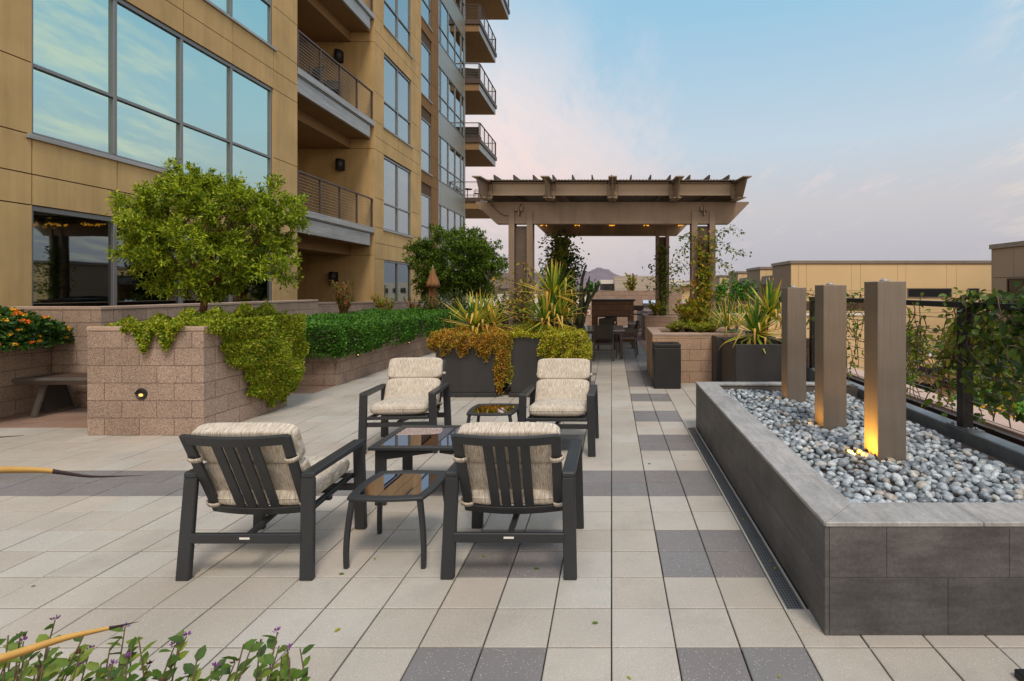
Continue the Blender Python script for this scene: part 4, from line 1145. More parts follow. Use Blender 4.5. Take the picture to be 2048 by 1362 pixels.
# ------------------------------------------------------------------ side tables
def bowed(h, bow, n=10):
    pts = []
    cs = [(-h, -h), (h, -h), (h, h), (-h, h)]
    for k in range(4):
        a = Vector(cs[k]); b = Vector(cs[(k+1) % 4]); nrm = Vector(((b-a).y, -(b-a).x)).normalized()
        for i in range(n):
            u = i/n; q = a+(b-a)*u+nrm*(bow*4*u*(1-u)); pts.append((q.x, q.y))
    return pts
def make_side(label, loc):
    t = thing('side_table', label, 'side table', loc, 'small smoked glass side tables')
    m = MB(); m.ring(bowed(.232, .026), bowed(.180, .020), .412, .432); m.build('top_frame', M['charcoal'], t, bevel=.004, local=True)
    m = MB(); m.prism(bowed(.185, .020), 2, .420, .428); m.build('glass_top', M['glass_smoke'], t, local=True)
    for a, b in ((-1, -1), (1, -1), (1, 1), (-1, 1)):
        m = MB(); pts = []
        for i in range(9):
            u = i/8; off = .206+.030*math.sin(u*PI*.62)
            pts.append(Vector((a*off, b*(off*.55+.10), .412*(1-u))))
        vs = []; fs = []
        for i, p in enumerate(pts):
            w_ = .021-.003*i/8; th = .009
            for (u, v) in ((-1, -1), (1, -1), (1, 1), (-1, 1)): vs.append(p+Vector((w_*.75*u, w_*.75*v, 0)))
        for i in range(8):
            for k in range(4): fs.append((i*4+k, i*4+(k+1) % 4, (i+1)*4+(k+1) % 4, (i+1)*4+k))
        fs += [(3, 2, 1, 0), tuple(32+k for k in range(4))]
        m.add(vs, fs); m.build('leg', M['charcoal'], t, bevel=.003, local=True)
    return t
S = make_side('square smoked glass side table between the two near armchairs', (-1.375, 3.42, 0))
dup(S, (-1.245, 5.58, 0), 0, 'square smoked glass side table between the two far armchairs')
# coffee table
t = thing('coffee_table', 'larger rectangular smoked glass coffee table in the middle of the armchairs', 'coffee table', (-1.37, 4.4, 0))
x0, x1, y0, y1 = -1.885, -.87, 4.06, 4.74
rect = lambda e: [(x0+e, y0+e), (x1-e, y0+e), (x1-e, y1-e), (x0+e, y1-e)]
m = MB(); m.ring(rect(0), rect(.06), .447, .472); m.build('top_frame', M['charcoal'], t, bevel=.004)
m = MB(); m.prism(rect(.055), 2, .459, .467); m.build('glass_top', M['glass_smoke'], t)
for sx_ in (0, 1):
    for sy in (0, 1):
        px_ = (x0+.03, x1-.03)[sx_]; py_ = (y0+.07, y1-.07)[sy]; s = 1 if sx_ == 0 else -1
        m = MB(); m.box(px_, px_+s*.085, py_-.014, py_+.014, 0, .43); m.prism([(px_+s*.085, .43), (px_+s*.085, .36), (px_+s*.45, .412), (px_+s*.45, .43)], 1, py_-.014, py_+.014)
        m.build('leg', M['charcoal'], t, bevel=.004)
m = MB(); m.box(x0+.06, x0+.09, y0+.085, y1-.085, .40, .43); m.box(x1-.09, x1-.06, y0+.085, y1-.085, .40, .43); m.build('apron', M['charcoal'], t)

# ------------------------------------------------------------------ dining set
t = thing('dining_table', 'long dining table with pale glossy top under the pergola', 'table', (-.2, 13.6, 0))
m = MB(); m.box(-.74, .32, 12.75, 14.5, .685, .715); m.build('tabletop', M['table_glass'], t, bevel=.006)
m = MB(); m.box(-.70, .28, 12.79, 14.46, .62, .684); m.build('apron', M['chair_frame'], t)
for a in (-.66, .24):
    for b in (12.85, 14.4):
        m = MB(); m.box(a-.035, a+.035, b-.035, b+.035, 0, .62); m.build('leg', M['chair_frame'], t)
def make_dining(label, loc):
    t = thing('dining_chair', label, 'chair', loc, 'dining chairs under the pergola')
    for s in (-1, 1):
        m = MB(); m.bar((s*.235, -.25, 0), (s*.225, -.20, .64), .04, .028, (0, 1, 0)); m.build('leg', M['chair_frame'], t, local=True)
        m = MB(); m.bar((s*.235, .25, 0), (s*.235, .22, .63), .04, .028, (0, 1, 0)); m.build('leg', M['chair_frame'], t, local=True)
        m = MB(); m.bar((s*.23, -.26, .645), (s*.235, .25, .645), .045, .022); m.build('armrest', M['chair_frame'], t, local=True)
    m = MB(); m.box(-.215, .215, -.20, .25, .42, .44); m.bar((-.22, -.2, .40), (.22, -.2, .40), .03, .03); m.bar((-.22, .25, .40), (.22, .25, .40), .03, .03); m.bar((-.23, -.22, .26), (.23, -.22, .26), .02, .02); m.build('seat', M['sling'], t, local=True)
    m = MB(); m.bar((-.215, -.205, .43), (-.215, -.30, .84), .03, .03, (0, 1, 0)); m.bar((.215, -.205, .43), (.215, -.30, .84), .03, .03, (0, 1, 0)); m.bar((-.23, -.30, .845), (.23, -.30, .845), .03, .03); m.bar((-.0, -.235, .53), (.0, -.295, .83), .40, .008, (0, 1, 0))
    m.build('backrest', M['sling'], t, local=True)
    return t
D1 = make_dining('dining chair with its back to the camera at the near end of the table', (-.19, 12.72, 0))
dup(D1, (.40, 13.35, 0), math.radians(82), 'dining chair pulled up sideways at the right of the table')
dup(D1, (-.14, 15.0, 0), PI, 'dining chair at the far end of the table in front of the fireplace')
dup(D1, (.42, 14.2, 0), math.radians(95), 'dining chair farther back at the right side of the table')
dup(D1, (-.1, 19.4, 0), PI*.9, 'chair seen through the opening of the fireplace')
t = thing('bench', 'orange-lit wooden slat seat of the dining chair right of the table', 'stool', (.40, 13.35, 0))
m = MB()
for i in range(6): m.box(.2+i*.075, .265+i*.075, 13.15, 13.6, .452, .472)
m.build('slat', M['wood_slat_lit'], t)
t = thing('console_table', 'second dark legged table farther back behind the right hand dining chairs', 'table', (.62, 15.6, 0))
m = MB(); m.box(.5, .78, 15.2, 16.4, .70, .73); m.build('top', M['table_glass'], t)
for b in (15.25, 16.3):
    m = MB(); m.box(.58, .72, b-.06, b+.06, 0, .70); m.build('leg', M['chair_frame'], t)
# balcony chairs
D2 = dup(D1, (-9.35, 17.6, 3.99+PER), math.radians(200), 'metal chair on the upper recessed balcony, right of two', 'chairs on the balconies')
dup(D1, (-9.45, 16.5, 3.99+PER), math.radians(160), 'metal chair on the upper recessed balcony, left of two', 'chairs on the balconies')
def make_lounger(label, loc, rz):
    t = thing('outdoor_sofa', label, 'sofa', loc, 'sofas on the corner balconies'); t.rotation_euler = (0, 0, rz)
    m = MB(); m.box(-.6, .6, -.4, .4, .1, .4); m.build('base', M['sling'], t, bevel=.02, local=True)
    m = MB(); m.prism([(-.42, .40), (-.22, .40), (-.36, .85), (-.5, .85)], 0, -.6, .6); m.build('backrest', M['sling'], t, bevel=.02, local=True)
    return t
make_lounger('dark sofa on the corner balcony second from the lowest', (-9.6, 36.0, 7.9+3.97), 0)
make_lounger('dark sofa on the corner balcony third from the lowest', (-9.6, 36.0, 7.9+3.97*2), .2)
dup(D1, (-9.2, 36.2, 7.9), 2.0, 'dark chair on the lowest corner balcony', 'chairs on the balconies')
t = thing('balcony_table', 'small dark table on the lowest corner balcony', 'table', (-9.9, 36.1, 7.9))
m = MB(); m.lathe([(.33, .70), (.33, .73)], (-9.9, 36.1, 7.9), 18); m.build('tabletop', M['sling'], t)
m = MB(); m.lathe([(.2, 0), (.03, .03), (.03, .70)], (-9.9, 36.1, 7.9), 12); m.build('pedestal', M['sling'], t)

# ------------------------------------------------------------------ bench
t = thing('bench', 'metal bench with wooden top and flared legs against the block walls', 'bench', (-7.2, 7.2, 0))
xl, xr = -7.92, -5.9; yf, yb = 6.92, 7.44; zt = .52
m = MB(); m.box(xl+.10, xr, yf+.10, yb, zt-.012, zt); m.build('seat', M['timber'], t)
m = MB(); m.prism([(yf, zt-.02), (yf+.02, zt+.003), (yf+.1, zt+.003), (yf+.1, zt-.09), (yf+.05, zt-.09)], 0, xl, xr); m.prism([(xl, zt-.02), (xl+.02, zt+.002), (xl+.1, zt+.002), (xl+.1, zt-.09), (xl+.05, zt-.09)], 1, yf+.1, yb); m.build('frame', M['bench_metal'], t, bevel=.006)
m = MB(); m.prism([(6.98, .05), (7.46, .05), (7.33, .43), (7.10, .43)], 0, -7.66, -7.64)
lg = m.build('leg', M['bench_dark'], t)
m = MB(); m.bar((-7.65, 6.96, .015), (-7.65, 7.09, .43), .07, .03, (0, 1, 0)); m.bar((-7.65, 7.49, .015), (-7.65, 7.35, .43), .07, .03, (0, 1, 0)); m.box(-7.685, -7.615, 6.95, 7.5, 0, .02); m.build('leg_frame', M['bench_metal'], lg)

# ------------------------------------------------------------------ houses across the court
HX = 8.54; HZ0 = -3.05
def house(label, yf, yb, xr, slope, lite=True, win=True, front_windows=()):
    zt = CAMH+slope*HX
    t = thing('house', label, 'house', (HX+3, yf, HZ0), 'row of tan houses across the court')
    # panels of the front facade with real joints
    m = MB(); g = .012
    m.box(HX+.04, xr, yf+.06, yb, HZ0, zt-.16)
    m.build('wall', M['joint'], t)
    f = MB(); cx_ = [HX]
    steps = [.82, .95, 5.1, 1.0, 4.2, .95, 4.6, 1.1, 4]; x = HX
    for s in steps:
        x += s*.42
        if x < xr: cx_.append(x)
    cx_.append(xr)
    zs = [HZ0, -1.6, -.35, .62, 1.66, zt-.17]
    for i in range(len(cx_)-1):
        for j in range(len(zs)-1):
            f.box(cx_[i]+g/2, cx_[i+1]-g/2, yf, yf+.06, zs[j]+g/2, zs[j+1]-g/2)
    f.build('front_panel', M['house'], t)
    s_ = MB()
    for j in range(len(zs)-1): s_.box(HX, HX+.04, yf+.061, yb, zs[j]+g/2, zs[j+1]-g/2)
    s_.build('side_panel', M['house_grey_shaded'], t)  # side shade painted in, darker than the front panels
    c = MB(); c.box(HX-.05, xr+.05, yf-.05, yb+.05, zt-.158, zt); c.build('roof', M['flashing'], t, bevel=.01)
    if win:
        ya, yb2 = yf+.45, yb-.55
        q = MB(); q.box(HX-.03, HX-.004, ya, yb2, -.2, 1.35); w_ = q.build('window', M['dark_win'], t)
        q = MB(); q.box(HX-.05, HX-.031, ya, ya+.06, -.2, 1.35); q.box(HX-.05, HX-.031, yb2-.06, yb2, -.2, 1.35); q.box(HX-.05, HX-.031, (ya+yb2)/2-.03, (ya+yb2)/2+.03, -.2, 1.35); q.box(HX-.052, HX-.032, ya, yb2, .48, .55); q.build('frame', M['black_steel'], w_)
    for (a, b, z0, z1) in front_windows:
        q = MB(); q.box(a, b, yf-.02, yf-.003, z0, z1); w_ = q.build('window', M['dark_win'], t)
        q = MB(); q.box(a-.04, a, yf-.03, yf-.002, z0-.04, z1+.04); q.box(b, b+.04, yf-.03, yf-.002, z0-.04, z1+.04); q.box(a, b, yf-.03, yf-.002, z0-.04, z0); q.box(a, b, yf-.03, yf-.002, z1, z1+.04); q.build('frame', M['flashing'], w_)
    return t
def awning(label, ya, yb, z):
    t = thing('awning', label, 'awning', (HX+1, ya, z), 'grey metal awnings between the houses')
    m = MB(); m.box(HX+.05, HX+2.2, ya+.02, yb-.06, z, z+.42); m.build('canopy', M['awning'], t)
    m = MB()
    for i in range(12): m.box(HX+.02, HX+2.2, ya+.05+(yb-ya-.15)*i/12, ya+.09+(yb-ya-.15)*i/12, z+.423, z+.47)
    m.build('rib', M['awning'], t)
house('nearest of the tan row houses, with a wide plain front wall and slit windows', 25.0, 27.9, 18.3, .1645, front_windows=((14.1, 16.15, 1.36, 1.74), (17.0, 17.45, 1.36, 1.74)))
house('second tan row house with a tall dark window, left of the wide front wall', 30.2, 33.1, 14, .157, True)
house('third tan row house, partly hidden behind the round green tree', 35.5, 38.2, 14, .149, False)
house('farthest tan row house, beside the right pergola post', 41.5, 44.5, 14, .139, False)
awning('grey metal awning left of the widest tan house', 28.0, 30.15, 2.0)
awning('grey metal awning farther back behind the second tan house', 33.2, 35.45, 2.0)
m = MB(); m.box(HX+2.3, 16, 28, 44.4, HZ0, 2.3); t = thing('house_link', 'set-back textured tan wall joining the row houses', 'wall', (12, 36, HZ0)); m.build('wall', M['house'], t)
# house at the right edge
t = thing('corner_house', 'taupe house with dark gridded window at the right edge of the view', 'house', (19, 18, HZ0))
XH = 16.0; zt = CAMH+.1195*XH
m = MB(); m.box(XH+.02, 26, 8, 22.08, HZ0, zt-.2); m.build('wall', M['joint'], t)
m = MB()
ys = [8, 10.5, 13, 15.5, 18, 20.9, 22.1]; zs = [HZ0, -1.2, .1, 1.2, 2.2, zt-.2]
wn = (19.2, 20.5)
for i in range(len(ys)-1):
    for j in range(len(zs)-1): m.box(XH, XH+.05, ys[i]+.01, ys[i+1]-.01, zs[j]+.01, zs[j+1]-.01)
m.box(XH, 26, 22.081, 22.13, HZ0, zt-.2)
m.build('side_panel', M['house_grey_shaded'], t)
m = MB(); m.box(XH-.06, 26, 7.9, 22.2, zt-.198, zt); m.build('roof', M['flashing'], t, bevel=.01)
m = MB(); m.box(XH-.03, XH-.004, 17.6, 21.2, -.6, 2.15); w_ = m.build('window', M['dark_win'], t)
m = MB()
for y in (17.6, 18.5, 19.4, 20.3, 21.14): m.box(XH-.055, XH-.031, y, y+.06, -.6, 2.15)
for z in (-.6, 1.0, 2.09): m.box(XH-.057, XH-.032, 17.6, 21.2, z, z+.06)
m.build('frame', M['black_steel'], w_)
# garden wall with timber band across the court
t = thing('garden_wall', 'tan court wall with white coping and dark timber band across the court', 'wall', (7, 20, HZ0))
m = MB(); m.box(4.2, 9.9, 20.0, 20.25, HZ0, .72); m.build('wall', M['house'], t)
m = MB(); m.box(4.15, 9.95, 19.96, 20.3, .723, .80); m.build('coping', M['white_paint'], t)
m = MB(); m.box(4.2, 9.9, 20.06, 20.14, .90, 1.26); m.build('timber_band', M['timber'], t)
for i in range(5):
    m = MB(); m.box(4.25+i*1.38, 4.33+i*1.38, 20.145, 20.22, .80, 1.24); m.build('post', M['black_steel'], t)
# far buildings
t = thing('office_building', 'far pale office block with tan louvred top floor behind the terrace wall', 'building', (5, 90, -3))
m = MB(); m.box(.5, 8.3, 85, 95, -3, 3.95); m.build('louvred_block', M['office_tan'], t)
m = MB(); m.box(-1.9, .49, 86, 95, 2.3, 3.35); m.box(8.31, 12, 86, 95, 2.3, 3.4); m.box(-2, 13, 87, 95, -3, 2.29); m.build('wall', M['white_far'], t)
m = MB(); m.box(-1.85, .4, 85.9, 85.99, 1.7, 2.7); m.box(8.4, 12, 85.9, 85.99, 1.6, 2.65); m.build('window', M['dark_win'], t)
m = MB(); m.box(-6, 13, 80, 84.5, -3, 1.0); m.build('podium', M['white_far'], t); m = MB(); m.box(-6.2, 13.2, 79.8, 84.7, 1.003, 1.5); m.build('podium_roof', M['awning'], t)
t = thing('office_building', 'far white office with small dark windows right of the pergola opening', 'building', (18, 95, -3))
m = MB(); m.box(13.4, 26, 92, 100, -3, 3.0); m.build('wall', M['white_far'], t)
for i in range(8):
    m = MB(); m.box(13.8+i*1.5, 14.6+i*1.5, 91.9, 91.99, 1.2, 2.0); m.build('window', M['dark_win'], t)
t = thing('hall', 'tan hall with gently curved pale roof right of the far pergola post', 'building', (7, 45, -3))
xs = [5.9+5.2*i/10 for i in range(11)]
m = MB(); m.prism([(5.9, -3), (11.1, -3)]+[(x, 1.75+.55*math.sin(.5+1.5*(x-5.9)/5.2)) for x in reversed(xs)], 1, 45, 55); m.build('wall', M['house'], t)
m = MB(); m.prism([(x, 1.76+.55*math.sin(.5+1.5*(x-5.9)/5.2)) for x in xs]+[(x, 1.95+.55*math.sin(.5+1.5*(x-5.9)/5.2)) for x in reversed(xs)], 1, 44.6, 55.2); m.build('roof', M['white_far'], t)
m = MB(); m.box(5.9, 11.1, 44.8, 44.99, .55, .85); m.build('eave', M['white_far'], t)
t = thing('office_building', 'far low beige building with a long dark window band behind the tree by the umbrella', 'building', (-30, 100, -3))
m = MB(); m.box(-44, -14, 100, 112, -3, .9); m.build('wall', M['white_far'], t); m = MB(); m.box(-44, -14, 99.5, 112, 2.0, 5.0); m.box(-43, -15, 100.2, 112, .9, 2.0); m.build('upper_floor', M['awning'], t)
# ------------------------------------------------------------------ trees
def crown_clusters(c, rad, n, r, inner=.35, lump=.22, seed=0, flat=0.0):
    d = rdir(n, r); k = 1+lump*np.sin(d[:, 0]*4.1+seed)*np.cos(d[:, 1]*3.7+seed*2)+lump*.6*np.sin(d[:, 2]*6.3+d[:, 0]*5+seed)
    u = inner+(1-inner)*r.random(n)**.55
    p = d*np.array(rad)*(u*k)[:, None]
    if flat: p[:, 2] = np.where(p[:, 2] < -rad[2]*flat, -rad[2]*flat+r.normal(0, .05, n), p[:, 2])
    return p+np.array(c), d
def make_tree(name, label, base, fork, c, rad, ncl, per, nsh, slen, LL, LW, mat, bark, r, seed, trunk_r=.05, inner=.35, lump=.22, group=None, limbs=40, flat=0, up=.35):
    t = thing(name, label, 'tree', base, group)
    C, d = crown_clusters(c, rad, ncl, r, inner, lump, seed, flat)
    # every cluster: several leafy shoots fanning outwards and up
    sd = d[:, None, :]*.75+r.normal(size=(ncl, nsh, 3))*.55; sd[..., 2] += up
    sd = nrmz(sd.reshape(-1, 3)); so_ = np.repeat(C, nsh, 0)+r.normal(size=(ncl*nsh, 3))*slen*.25
    P_, D_, N_ = shoots(so_, sd, per, slen, r)
    n = len(P_)
    leaves('crown', P_, D_, N_, LL*r.uniform(.7, 1.25, n), LW*r.uniform(.75, 1.2, n), mat, t)
    m = MB(); base = Vector(base); fork = Vector(fork)
    m.tube([base, base.lerp(fork, .5)+Vector((.02, .01, 0)), fork], [trunk_r*1.25, trunk_r, trunk_r*.9], 9)
    idx = r.choice(ncl, min(limbs, ncl), replace=False)
    for i in idx:
        e_ = Vector(C[i]); mid = fork.lerp(e_, .45)+Vector((r.normal(0, .06), r.normal(0, .06), -.05+.10*r.random()))*float(np.linalg.norm(rad))*.6
        m.tube([fork-Vector((0, 0, .03)), fork.lerp(mid, .5), mid, mid.lerp(e_, .6), e_], [trunk_r*.55, trunk_r*.42, trunk_r*.3, trunk_r*.18, trunk_r*.08], 5)
    m.build('trunk', bark, t)
    # fine twigs inside the shoots
    return t
R1 = np.random.default_rng(21)
make_tree('round_tree', 'rounded light green small-leaved tree growing from the tall block planter', (-5.46, 6.95, 1.19), (-5.38, 6.95, 1.72), (-5.33, 6.95, 2.42), (1.0, .90, .80), 350, 13, 13, .115, .060, .020, M['lf_tree'], M['bark'], R1, 1.3, .042, .32, .17, limbs=40, flat=.92, up=.2)
R2 = np.random.default_rng(22)
make_tree('bushy_tree', 'dark green spreading tree behind the hedge, left of the pergola', (-5.65, 19.5, .1), (-5.6, 19.5, 1.55), (-5.6, 19.5, 2.60), (1.62, 1.4, 1.30), 330, 14, 9, .24, .11, .045, M['lf_tree2'], M['bark_grey'], R2, 4.0, .07, .3, .2, limbs=60, flat=.80)
make_tree('round_green_tree', 'round green tree in front of the third tan row house', (6.9, 30, -3), (6.9, 30, -.6), (6.9, 30, .9), (1.35, 1.2, 1.25), 120, 12, 6, .32, .16, .07, M['lf_hedge'], M['bark_grey'], np.random.default_rng(23), 2.2, .09, .3, .2, limbs=20)

# ------------------------------------------------------------------ hedge and ground covers
def cover(name, label, cat, pts, dirs, L_, W_, mat, r, loc, ovate=False, stems=None, spread=.9, group=None, trail=True):
    t = thing(name, label, cat, loc, group); n = len(pts)
    d = nrmz(np.asarray(dirs)+r.normal(size=(n, 3))*spread)
    nn = np.asarray(dirs)*.6+np.array([0, 0, .7])+r.normal(size=(n, 3))*.55
    leaves('foliage', pts, d, nn, L_*r.uniform(.65, 1.3, n), W_*r.uniform(.7, 1.25, n), mat, t, ovate)
    if stems is not None: stems.build('stems', M['stem'], t)
    return t
r = np.random.default_rng(31)
# clipped hedge: lumpy box of leaves, denser towards the surface
n = 52000
x = r.uniform(-7.3, -4.66, n); y = 9.12+8*r.random(n)**1.25; 
top_ = 1.06+.05*np.sin(x*3.1+1)*np.cos(y*2.3)+.035*np.sin(y*5.1+x*2)+.0*y
edge = -4.66+.07*np.sin(y*3.3)+.05*np.sin(y*7.1+1)
k = r.random(n)
z = np.where(k < .62, top_-np.abs(r.normal(0, .05, n)), .50+(top_-.50)*r.random(n))
side = k >= .62
f = r.random(n)
x = np.where(side & (f < .72), edge-np.abs(r.normal(0, .05, n))-np.where(z < .62, .06, 0), x)
y = np.where(side & (f >= .72), 9.14+np.abs(r.normal(0, .05, n))+.04*np.sin(x*5), y)
rnd = np.clip((x-(-4.9))/.25, 0, 1); z = z-np.where(~side, rnd**2*.12, 0)
x = np.minimum(x, edge+.02)
pts = np.stack([x, y, z], 1); dirs = np.stack([np.where(side & (f < .72), 1.0, .15), np.where(side & (f >= .72), -1.0, -.1), np.where(side, .35, .9)], 1)
cover('hedge', 'low clipped dark green hedge filling the long block planter', 'hedge', pts, dirs, .050, .027, M['lf_hedge'], r, (-5.9, 12, .5))
core = MB(); core.box(-7.2, -4.95, 9.4, 16.8, .5, .93); 
tag(core.build('hedge_core', M['soil']), kind='structure')  # dark solid block filling the inside of the hedge

def trailing(name, label, cat, x0, x1, y0, y1, ztop, drops, mat, n, r, loc, LL=.026, LW=.017, mound=.10, top_share=.4, stems=True, group=None, gate=.45):
    """mounded foliage on a planter top + curtains; drops: list of (x,y,nx,ny,width,len,taper)"""
    nt_ = int(n*top_share); P_ = []; D_ = []
    x = r.uniform(x0, x1, nt_); y = r.uniform(y0, y1, nt_)
    hx = np.sin((x-x0)/(x1-x0)*PI)**.4; hy = np.sin((y-y0)/(y1-y0)*PI)**.4
    h = mound*(.5+.35*np.sin(x*7+1.3)*np.cos(y*6)+.35*np.sin(x*15+y*11))*hx*hy
    z = ztop-.03+np.maximum(h, 0)*r.random(nt_)**.4+r.normal(0, .012, nt_)
    P_.append(np.stack([x, y, z], 1)); D_.append(np.tile([0, -.25, .7], (nt_, 1)))
    tot = sum(d[4]*d[5] for d in drops)
    sm = MB()
    for (dx, dy, nx_, ny_, wd, ln, tp, bulge) in drops:
        k = int((n-nt_)*wd*ln/tot)
        u = r.uniform(-1, 1, k); v = r.random(k)
        # curtain narrows downwards and breaks into strands
        lim = (1-v**1.4*tp)*(1+.18*np.sin(v*9+dx*3)); 
        strand = .5+.5*np.sin(u*wd*18+dx*5); keep = (np.abs(u) < lim) & ((v < .55) | (r.random(k) < (1.15-v)+strand*.6)) & (v < gate+(1-gate)*(.5+.5*np.sin(u*wd*11+2.1*dx))+.15*(1-np.abs(u)))
        u = u[keep]; v = v[keep]; k = len(u)
        out = bulge*(np.sin(np.minimum(v*1.15+.12, 1)*PI)**.6)*(1-.5*np.abs(u)**2)*(.75+.25*np.sin(u*wd*14+v*8))
        dep = out*r.random(k)**.35+.015
        tx, ty = -ny_, nx_
        x = dx+tx*u*wd/2+nx_*dep; y = dy+ty*u*wd/2+ny_*dep; z = ztop+.03-v*ln+.02*np.sin(u*20)
        P_.append(np.stack([x, y, z], 1)); D_.append(np.tile([nx_*.8, ny_*.8, .1], (k, 1)))
        for i in range(int(wd*22)):
            uu = r.uniform(-.9, .9); q = []; l2 = ln*r.uniform(.35, .95)*(1-abs(uu)*tp*.7)
            for j in range(7): 
                vv = j/6; q.append((dx+tx*uu*wd/2+nx_*(.02+bulge*.6*math.sin(vv*PI*.8+.3)), dy+ty*uu*wd/2+ny_*(.02+bulge*.6*math.sin(vv*PI*.8+.3)), ztop+.02-vv*l2))
            sm.tube(q, .0035, 4, False)
    pts = np.concatenate(P_); dd = np.concatenate(D_)
    return cover(name, label, cat, pts, dd, LL, LW, mat, r, loc, False, sm if stems else None, group=group)
r = np.random.default_rng(32)
def drape():
    P_ = []; D_ = []; sm = MB()
    n = 26000; x = r.uniform(-6.02, -4.74, n); y = r.uniform(6.17, 7.70, n)
    h = .05+.22*np.clip((x+6.0)/1.1, 0, 1)*(.6+.4*np.sin(x*6+1)*np.cos(y*5))+.05*np.sin(x*17+y*13)
    h = h*np.clip((y-6.1)/.35, .15, 1)
    P_.append(np.stack([x, y, 1.23+np.maximum(h, .02)*r.random(n)**.35+r.normal(0, .012, n)], 1)); D_.append(np.tile([.1, -.3, .8], (n, 1)))
    n = 90000; y = r.uniform(6.12, 7.78, n); z = r.uniform(.08, 1.33, n)
    lob = .07*np.sin(z*13)+.05*np.sin(z*29+1)
    lo = 6.16+np.clip(1.22-z, 0, 2)*.86+lob; hi = 7.72-.06*np.clip(.9-z, 0, 1)+.04*np.sin(z*17)
    bot = .12+.35*np.abs(y-7.28)+.06*np.sin(y*31)+.04*np.sin(y*57)
    k = (y > lo) & (y < hi) & (z > bot); y = y[k]; z = z[k]; lo = lo[k]; n = len(y)
    e_ = np.clip((y-lo)/.35, 0, 1)*np.clip((z-.08)/.5, .15, 1)
    bulge = .05+.27*e_**.7*(.75+.25*np.sin(y*9)*np.cos(z*8))*np.clip(1.5-z*.35, 0, 1)
    dep = bulge*r.random(n)**.28
    P_.append(np.stack([-4.74+dep, y, z], 1)); D_.append(np.tile([.8, -.25, .15], (n, 1)))
    n = 4200; x = r.uniform(-5.62, -4.95, n); v = r.random(n); lim = .30*(.35+.65*np.sin((x+5.62)/.67*PI))*(.7+.5*np.sin(x*23))
    P_.append(np.stack([x, 6.09-.06*np.sin(v*2.6)*r.random(n)-.01, 1.29-v*lim], 1)); D_.append(np.tile([0, -.8, .1], (n, 1)))
    for i in range(70):
        yy = r.uniform(6.4, 7.75); l_ = min(1.05, max(.1, (yy-6.16)/.86))*r.uniform(.5, .95)
        sm.tube([(-4.72+.13*math.sin(min(1, j/5)*2.4)*min(1, (yy-6.2)/.5), yy+.03*math.sin(j+i), 1.3-l_*j/6) for j in range(7)], .0035, 4, False)
    cover('ground_cover', 'green trailing ground cover draping over the right side of the tall block planter', 'ground cover', np.concatenate(P_), np.concatenate(D_), .034, .022, M['lf_cover'], r, (-5.2, 7, 1.2), False, sm)
drape()
r = np.random.default_rng(33)
trailing('ground_cover', 'rusty orange trailing ground cover spilling from the left charcoal planter', 'ground cover', -2.78, -1.70, 8.25, 9.25, .97,
         [(-2.35, 8.29, 0, -1, .95, .36, .35, .12), (-1.95, 8.29, 0, -1, .55, .42, .6, .10), (-2.79, 8.75, -1, 0, .9, .42, .3, .20), (-1.72, 8.32, .1, -1, .30, .95, .2, .12)], M['lf_rust'], 30000, r, (-2.3, 8.75, .95), .033, .021, .22, .45)
r = np.random.default_rng(34)
trailing('ground_cover', 'yellow green trailing ground cover spilling from the right charcoal planter', 'ground cover', -1.66, -.58, 8.25, 9.25, .98,
         [(-.78, 8.30, 0, -1, .74, .62, .30, .22), (-.68, 8.28, .2, -1, .45, .98, .45, .26), (-.63, 8.65, 1, 0, .95, .95, .45, .30), (-1.70, 8.36, -.3, -.9, .34, .85, .2, .10)], M['lf_gold'], 46000, r, (-1.1, 8.75, .95), .034, .022, .22, .34, gate=.82)
r = np.random.default_rng(35)

# lantana with orange flower heads
n = 11000; d = rdir(n, r); d[:, 2] = np.abs(d[:, 2])*.9-.15
lump = 1+.16*np.sin(d[:, 0]*6)*np.cos(d[:, 2]*7)
ell = np.array([.66, 1.25, .58]); u = .55+.45*r.random(n)**.4
pts = d*ell*(u*lump)[:, None]+np.array([-8.12, 6.55, 1.02])
t = cover('flowering_shrub', 'flowering shrub with orange and yellow flower heads at the left edge', 'shrub', pts, d, .065, .042, M['lf_lantana'], r, (-8.2, 6.6, .9), True)
fv = []
d = rdir(400, r); d = d[(d[:, 2] > .05) & (d[:, 0]*.8-d[:, 1]*.35+d[:, 2]*.3 > .22)][:80]
def flower_head(parent, p, mat, size, r):
    k = 22; c = rdir(k, r); c[:, 2] = np.abs(c[:, 2])*.6+.15
    return leaves('flower', c*size*.55+np.array(p), c*.3+rdir(k, r), c, size*.75, size*.62, mat, parent, True)
for i, q in enumerate(d):
    q = q.copy(); q[2] = abs(q[2])*.9-.12
    lump = 1+.16*math.sin(q[0]*6)*math.cos(q[2]*7)
    p = q*ell*lump*1.0+np.array([-8.12, 6.55, 1.02])
    flower_head(t, p, M['fl_yellow'] if r.random() < .42 else M['fl_orange'], r.uniform(.028, .046), r)

